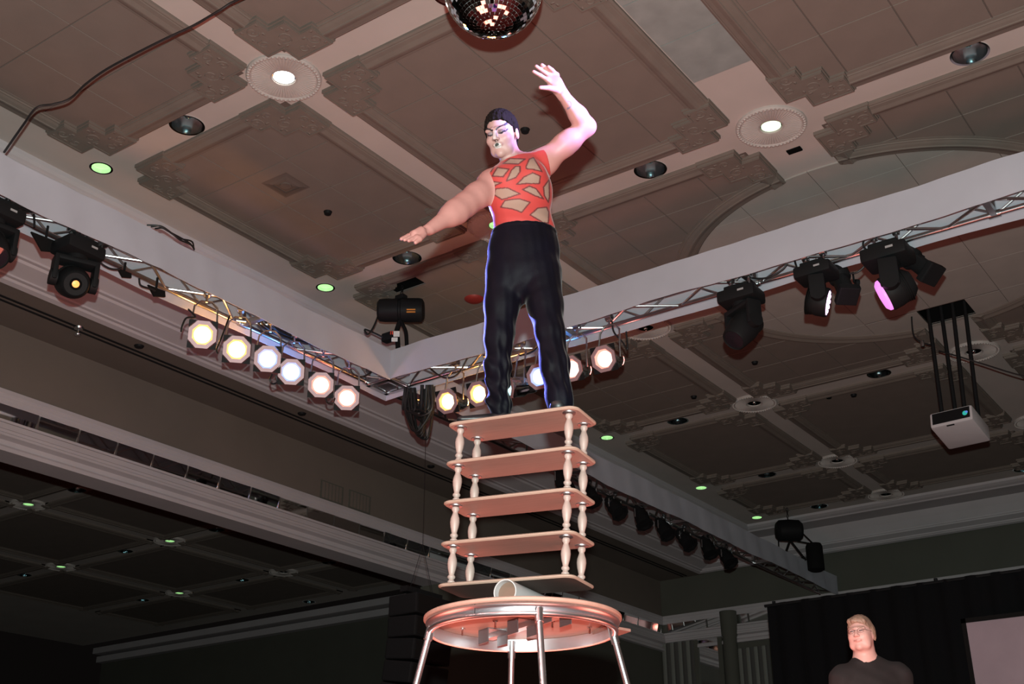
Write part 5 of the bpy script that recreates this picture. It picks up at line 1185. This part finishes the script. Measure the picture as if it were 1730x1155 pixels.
# ---------------------------------------------------------------- the man watching from the stage
DM = 7.55
QX = lambda x, y, d=DM: V3(loc3(x, y, d))
SZr = SZ-ZC
mb = V3((QX(1462, 1120)[0], DM, SZr)); man = thing('person', 'fair-haired man in glasses and black t-shirt watching before the black drape', 'person', sw(Vector(mb)), STAGE_ROT)
HS = 0.90; HCm = QX(1454, 1071, DM-0.03); HRm = head_frame((-0.52, -0.84, 0.03), (0.0, 0.05, 1))
fm = Field([mb[0]-0.44, DM-0.34, SZr-0.005], [mb[0]+0.42, DM+0.26, HCm[2]+0.16], 0.0055)
add_head(fm, HCm, HRm, HS, 1.0, 0.97, 0.014)
NM = QX(1462, 1116, DM+0.01); fm.cap(HCm+HRm @ V3((0, -0.025, -0.05)), NM, 0.062, 0.070, 0.03)
S1, S2 = QX(1424, 1147, DM), QX(1517, 1142, DM+0.03); CM = (S1+S2)/2+[0, 0, -0.14]
def mtorso(f, g=0.0):
    f.cap(S1, S2, 0.068+g, 0.068+g, 0.05); f.cap(NM+[0, 0, -0.01], S1+[0.05, 0, 0.015], 0.055+g, 0.055+g, 0.04); f.cap(NM+[0, 0, -0.01], S2+[-0.05, 0, 0.015], 0.055+g, 0.055+g, 0.04); f.ell(CM, V3((0.19, 0.125, 0.20))+g, None, 0.05); f.cap(CM+[0, -0.01, -0.1], CM+[0, -0.01, -0.38], 0.175+g, 0.18+g, 0.05, flat=((0, 1, 0), 0.75))
mtorso(fm)
HPz = SZr+0.88
for s_, S in ((-1, S1), (1, S2)):
    EL = S+[s_*0.05, 0.01, -0.29]; WR = EL+[s_*-0.01, -0.06, -0.25]
    fm.cap(S, EL, 0.058, 0.045, 0.03); fm.cap(EL, WR, 0.045, 0.03, 0.02)
    fm.cap(WR, WR+[0, -0.02, -0.08], 0.030, 0.034, 0.012, flat=((1, 0, 0), 0.55))
    for k in range(4):
        b0 = WR+[0, -0.045+0.018*k, -0.085]; b1 = b0+[s_*-0.008, -0.004, -0.042]; b2 = b1+[s_*-0.016, 0, -0.030+0.006*(k in (0, 3))]; fm.cap(b0, b1, 0.0098, 0.009, 0.005); fm.cap(b1, b2, 0.009, 0.0075, 0.004)
    t0 = WR+[0, -0.03, -0.03]; t1 = t0+[s_*-0.012, -0.028, -0.035]; fm.cap(t0, t1, 0.013, 0.011, 0.01); fm.cap(t1, t1+[s_*-0.006, -0.006, -0.03], 0.0105, 0.008, 0.004)
    hp = V3((mb[0]+s_*0.09, DM, HPz)); kn = V3((mb[0]+s_*0.11, DM-0.02, SZr+0.48)); an = V3((mb[0]+s_*0.12, DM+0.01, SZr+0.09))
    fm.cap(hp, kn, 0.09, 0.058, 0.04); fm.cap(kn, an, 0.056, 0.038, 0.03); fm.cap(an, an+[s_*0.02, -0.15, -0.05], 0.036, 0.030, 0.02)
V, F = fm.nets(); V = smooth_v(V, F, 2, 0.4)
def man_col(V):
    C = np.tile(V3((0.58, 0.335, 0.295)), (len(V), 1)); L = (HRm.T @ (V-HCm).T).T/HS; x, y, z = L.T; fr = (y > 0.045) & (np.abs(x) < 0.1) & (np.abs(z) < 0.14)
    for q in (-1, 1):
        C[fr & (polydist(x, z, [(q*0.014, 0.024), (q*0.046, 0.027)], False) < 0.004)] = (0.36, 0.22, 0.17)
        C[fr & (((x-q*0.031)/0.014)**2+((z-0.004)/0.0055)**2 < 1)] = (0.13, 0.08, 0.08)
    C[fr & (np.abs(x) < 0.026) & (np.abs(z+0.0585+0.05*np.abs(x)) < 0.0032)] = (0.30, 0.11, 0.10); C[fr & (np.abs(x) < 0.02) & (z < -0.060) & (z > -0.070)] = (0.54, 0.27, 0.24)
    return C
np_mesh('body', V, F, 'skin_paint', mb, man_col, man)
mat('hair_fair', (0.26, 0.165, 0.12), 0.5, var=0.25, scale=60, stretch=(1, 1, 0.2), bump=0.4, bscale=120)
fh = Field(HCm-0.18, HCm+0.18, 0.004); s_ = HS; C_ = HCm; T = lambda x, y, z: C_+HRm @ (np.array([x, y, z])*s_)
fh.ell(T(0, -0.017, 0.040), V3((0.083, 0.104, 0.096))*HS, HRm, 0.0); fh.cap(T(0.0, -0.06, -0.01), T(0, -0.07, -0.06), 0.056, 0.045, 0.03)
fh.cap(T(0.05, 0.06, 0.075), T(-0.02, 0.082, 0.080), 0.012, 0.008, 0.02); fh.cap(T(0.02, 0.05, 0.095), T(-0.055, 0.062, 0.085), 0.012, 0.008, 0.03)
for q in (-1, 1): fh.ell(T(q*0.080, -0.03, 0.005), (0.012, 0.03, 0.05), HRm, 0.01)
n = HRm @ np.array([0.0, 0.66, -0.75]); fh.half(T(0, 0.082, 0.064), n)
fh.wrinkle(lambda X, Y, Z: 0.0022*np.sin(X*260+Z*140)*np.sin(Y*210))
V, F = fh.nets(); np_mesh('hair', smooth_v(V, F, 1), F, 'hair_fair', mb, None, man)
mat('tshirt_black', (0.009, 0.006, 0.0065), 0.85, var=0.2, scale=14, bump=0.25, bscale=18)
fs = Field([mb[0]-0.42, DM-0.30, HPz-0.06], [mb[0]+0.42, DM+0.24, NM[2]+0.05], 0.0055); mtorso(fs, 0.012)
for s_, S in ((-1, S1), (1, S2)): fs.cap(S, S+[s_*0.045, 0.01, -0.20], 0.074, 0.072, 0.03)
fs.cap(CM+[0, 0, -0.35], V3((mb[0], DM, HPz)), 0.19, 0.185, 0.04, flat=((0, 1, 0), 0.75)); fs.half(NM+[0, 0, 0.060], (-0.10, -1.0, 1)); fs.cap(NM+[0, 0, -0.02], NM+[0, -0.01, 0.08], 0.074, 0.071, 0.0, 'cut')
fs.wrinkle(lambda X, Y, Z: 0.0012*np.sin(X*40+Z*70)+0.0018*np.sin(Z*35-X*55+Y*40))
V, F = fs.nets(); np_mesh('tshirt', smooth_v(V, F, 2), F, 'tshirt_black', mb, None, man)
fp = Field([mb[0]-0.3, DM-0.2, SZr+0.02], [mb[0]+0.3, DM+0.2, HPz+0.06], 0.008); fp.cap((mb[0], DM, HPz+0.03), (mb[0], DM, HPz-0.03), 0.17, 0.18, 0.03, flat=((0, 1, 0), 0.75))
for q in (-1, 1): fp.cap((mb[0]+q*0.09, DM, HPz), (mb[0]+q*0.11, DM-0.02, SZr+0.48), 0.105, 0.078, 0.03); fp.cap((mb[0]+q*0.11, DM-0.02, SZr+0.48), (mb[0]+q*0.12, DM+0.01, SZr+0.06), 0.076, 0.066, 0.03)
V, F = fp.nets(); np_mesh('trousers', smooth_v(V, F, 2), F, 'tshirt_black', mb, None, man)
for q in (-1, 1):
    fs = Field([mb[0]+q*0.13-0.09, DM-0.24, SZr-0.01], [mb[0]+q*0.13+0.09, DM+0.1, SZr+0.13], 0.006); fs.cap((mb[0]+q*0.12, DM+0.02, SZr+0.045), (mb[0]+q*0.145, DM-0.16, SZr+0.035), 0.046, 0.044, 0.02); fs.half((0, 0, SZr+0.001), (0, 0, -1))
    V, F = fs.nets(); np_mesh('shoe', smooth_v(V, F, 2), F, 'shoe_black', mb, None, man)
# thin spectacles
mat('spectacle_wire', (0.18, 0.14, 0.13), 0.3, 0.8); g = MB(); T = lambda x, y, z: Vector(HCm+HRm @ (np.array([x, y, z])*HS)-mb)
for q in (-1, 1):
    pts = [T(q*0.033+0.021*math.cos(a), 0.108-0.006*abs(math.cos(a)), 0.002+0.015*math.sin(a)) for a in [2*math.pi*k/16 for k in range(17)]]; g.tube(pts, 0.0013, 5, False); g.tube([T(q*0.054, 0.100, 0.008), T(q*0.082, 0.0, 0.008)], 0.0013, 5)
g.tube([T(-0.012, 0.106, 0.006), T(0.012, 0.106, 0.006)], 0.0013, 5); g.build('spectacles', 'spectacle_wire', man, True)
# ================================================================== BACK OF THE ROOM
mat('black_velour', (0.006, 0.006, 0.007), 0.95, spec=0.1, sheen=0.1)
mat('screen_cloth', (0.36, 0.27, 0.31), 0.7, var=0.12, scale=1.5)
mat('curtain_stripe', (0.20, 0.20, 0.18), 0.85, var=0.12, scale=6, stretch=(1, 1, 0.1)); mat('curtain_stripe_dark', (0.085, 0.08, 0.075), 0.9)
# pleated black masking drape
YB, ZB = 15.0, 15.0*0.2325+ZC
x0 = at_y(1295, 1018, YB).x
t = thing('masking_drape', 'tall black pleated masking drape behind the watching man', 'drape', ((x0+3)/2, YB, 0))
m = MB(); rings = []; nx = 150
for i in range(nx+1):
    x = x0+(3.2-x0)*i/nx; y = YB+0.05*math.sin(i*1.35)+0.02*math.sin(i*0.41)
    rings.append([(x-(x0+3)/2, y-YB, 0.02), (x-(x0+3)/2, y-YB, ZB-0.05), (x-(x0+3)/2, (y-YB)*0.5, ZB), (x-(x0+3)/2, y-YB+0.012, ZB-0.05), (x-(x0+3)/2, y-YB+0.012, 0.02)])
m.sweep(rings); m.build('cloth', 'black_velour', t, True, 60)
m = MB(); m.tube([(x0-(x0+3)/2-0.03, 0.0, ZB-0.02), (3.2-(x0+3)/2, 0.0, ZB-0.02)], 0.02, 8); m.build('top_pipe', 'black_metal', t, True)
for xx in (x0+0.06, x0+2.2, x0+4.4): MB().tube([(xx-(x0+3)/2, 0.1, 0.0), (xx-(x0+3)/2, 0.1, ZB+0.05)], 0.024, 8).build('upright', 'black_metal', t, True)
# projection screen
ps = at_y(1632, 1052, 14.3); w, h = 2.6, 1.8
t = thing('projection_screen', 'mauve lit projection screen at the right picture edge', 'screen', (ps.x, 14.3, ps.z))
MB().bx(0, w, 0, 0.012, -h, 0).build('screen_surface', 'screen_cloth', t)
for k, (a, b, c, d) in enumerate(((-0.05, 0.0, -h-0.05, 0.05), (w, w+0.05, -h-0.05, 0.05), (-0.05, w+0.05, 0.0, 0.05), (-0.05, w+0.05, -h-0.05, -h))): MB().bx(a, b, -0.01, 0.03, c, d).build('screen_border', 'black_matte', t)
for x in (0.2, w-0.2): MB().tube([(x, 0.04, -h-0.05), (x, 0.04, -ps.z)], 0.02, 8).build('stand_leg', 'black_metal', t)
# striped curtain panels on the back wall below the frieze
for k, (pxa, pxb) in enumerate(((1118, 1172), (1246, 1300))):
    a = at_y(pxa, 1100, YW-0.1).x; b = at_y(pxb, 1100, YW-0.1).x; zt_ = (1078 if k == 0 else 1092)
    zt_ = at_y((pxa+pxb)/2, zt_, YW-0.1).z
    t = thing('curtain_panel', ['striped dim curtain panel left of the wall mirror', 'striped dim curtain panel beside the black masking drape'][k], 'curtain', ((a+b)/2, YW-0.08, 0))
    n = 8
    for i in range(n):
        xx = a+(b-a)*(i+0.5)/n-(a+b)/2; wd = (b-a)/n*0.5
        m = MB(); m.lathe([(wd, 0.02), (wd, zt_-0.03), (wd*0.8, zt_)], 12); m.v = [(p[0]+xx, p[1]*0.35, p[2]) for p in m.v]
        m.build('pleat', 'curtain_stripe' if i % 2 == 0 else 'curtain_stripe_dark', t, True, 50)
a = at_y(1176, 1100, YW-0.05).x; b = at_y(1218, 1100, YW-0.05).x; zt_ = at_y(1197, 1078, YW-0.05).z
t = thing('wall_mirror', 'tall narrow wall mirror between the two striped curtains', 'mirror', ((a+b)/2, YW-0.03, 0.6))
MB().bx(-(b-a)/2, (b-a)/2, -0.012, 0.0, 0.0, zt_-0.6).build('glass', 'mirror', t)
for k in (-1, 1): MB().bx(k*(b-a)/2-0.05, k*(b-a)/2+0.05, -0.05, 0.02, 0.0, zt_-0.55).build('mirror_stile', 'wall_olive', t)
# half-round column on the back wall
c = at_y(1232, 1080, YW-0.15); zt_ = at_y(1232, 1032, YW-0.15).z
t = thing('wall_column', 'grey half-round column against the back wall by the mirror', 'column', (c.x, YW-0.12, 0))
MB().lathe([(0.19, 0), (0.19, 0.3), (0.15, 0.34), (0.14, zt_-0.5), (0.16, zt_-0.46), (0.17, zt_)], 24).build('shaft', 'wall_olive', t, True, 40)
# vent grilles on the brown wall band
for k, (px, py) in enumerate(((560, 832), (607, 848))):
    p = at_x(px, py, XW); t = thing('vent_grille', ['left vent grille just above the mirror frieze', 'right vent grille just above the mirror frieze'][k], 'vent', (XW+0.001, p.y, p.z))
    MB().bx(0, 0.012, -0.24, 0.24, -0.14, 0.14).build('grille_frame', 'wall_olive', t)
    for i in range(6): MB().bx(0.012, 0.02, -0.21+0.072*i, -0.21+0.072*i+0.05, -0.12, 0.12).build('louvre', 'wall_brown', t)
# line-array loudspeaker hanging beyond the table
p = at_x(712, 1010, -8.6)
t = thing('line_array', 'black hanging loudspeaker column left of the round table', 'loudspeaker', p)
MB().box((0, 0, 0.05), (0.10, 0.62, 0.06)).build('flying_frame', 'black_metal', t)
for k in range(5):
    Rk = Matrix.Rotation(math.radians(3*k), 3, 'Y'); c = Vector((0.02*k*k*0.3*-1, 0, -0.12-0.235*k))
    o = MB().bbox(c, (0.40, 0.64, 0.22), 0.02, Rk).build('speaker_cabinet', 'black_metal', t)
    MB().box(c+Rk @ Vector((0.202, 0, 0)), (0.008, 0.58, 0.18), Rk).build('speaker_grille', 'black_matte', o)
m = MB(); 
for s_ in (-1, 1): m.tube([(0, 0.2*s_, 0.08), (0, 0, 0.6)], 0.003, 6)
m.tube([(0, 0, 0.6), (0, 0, TZ0-p.z)], 0.0025, 6); m.build('suspension_wire', 'black_metal', t)
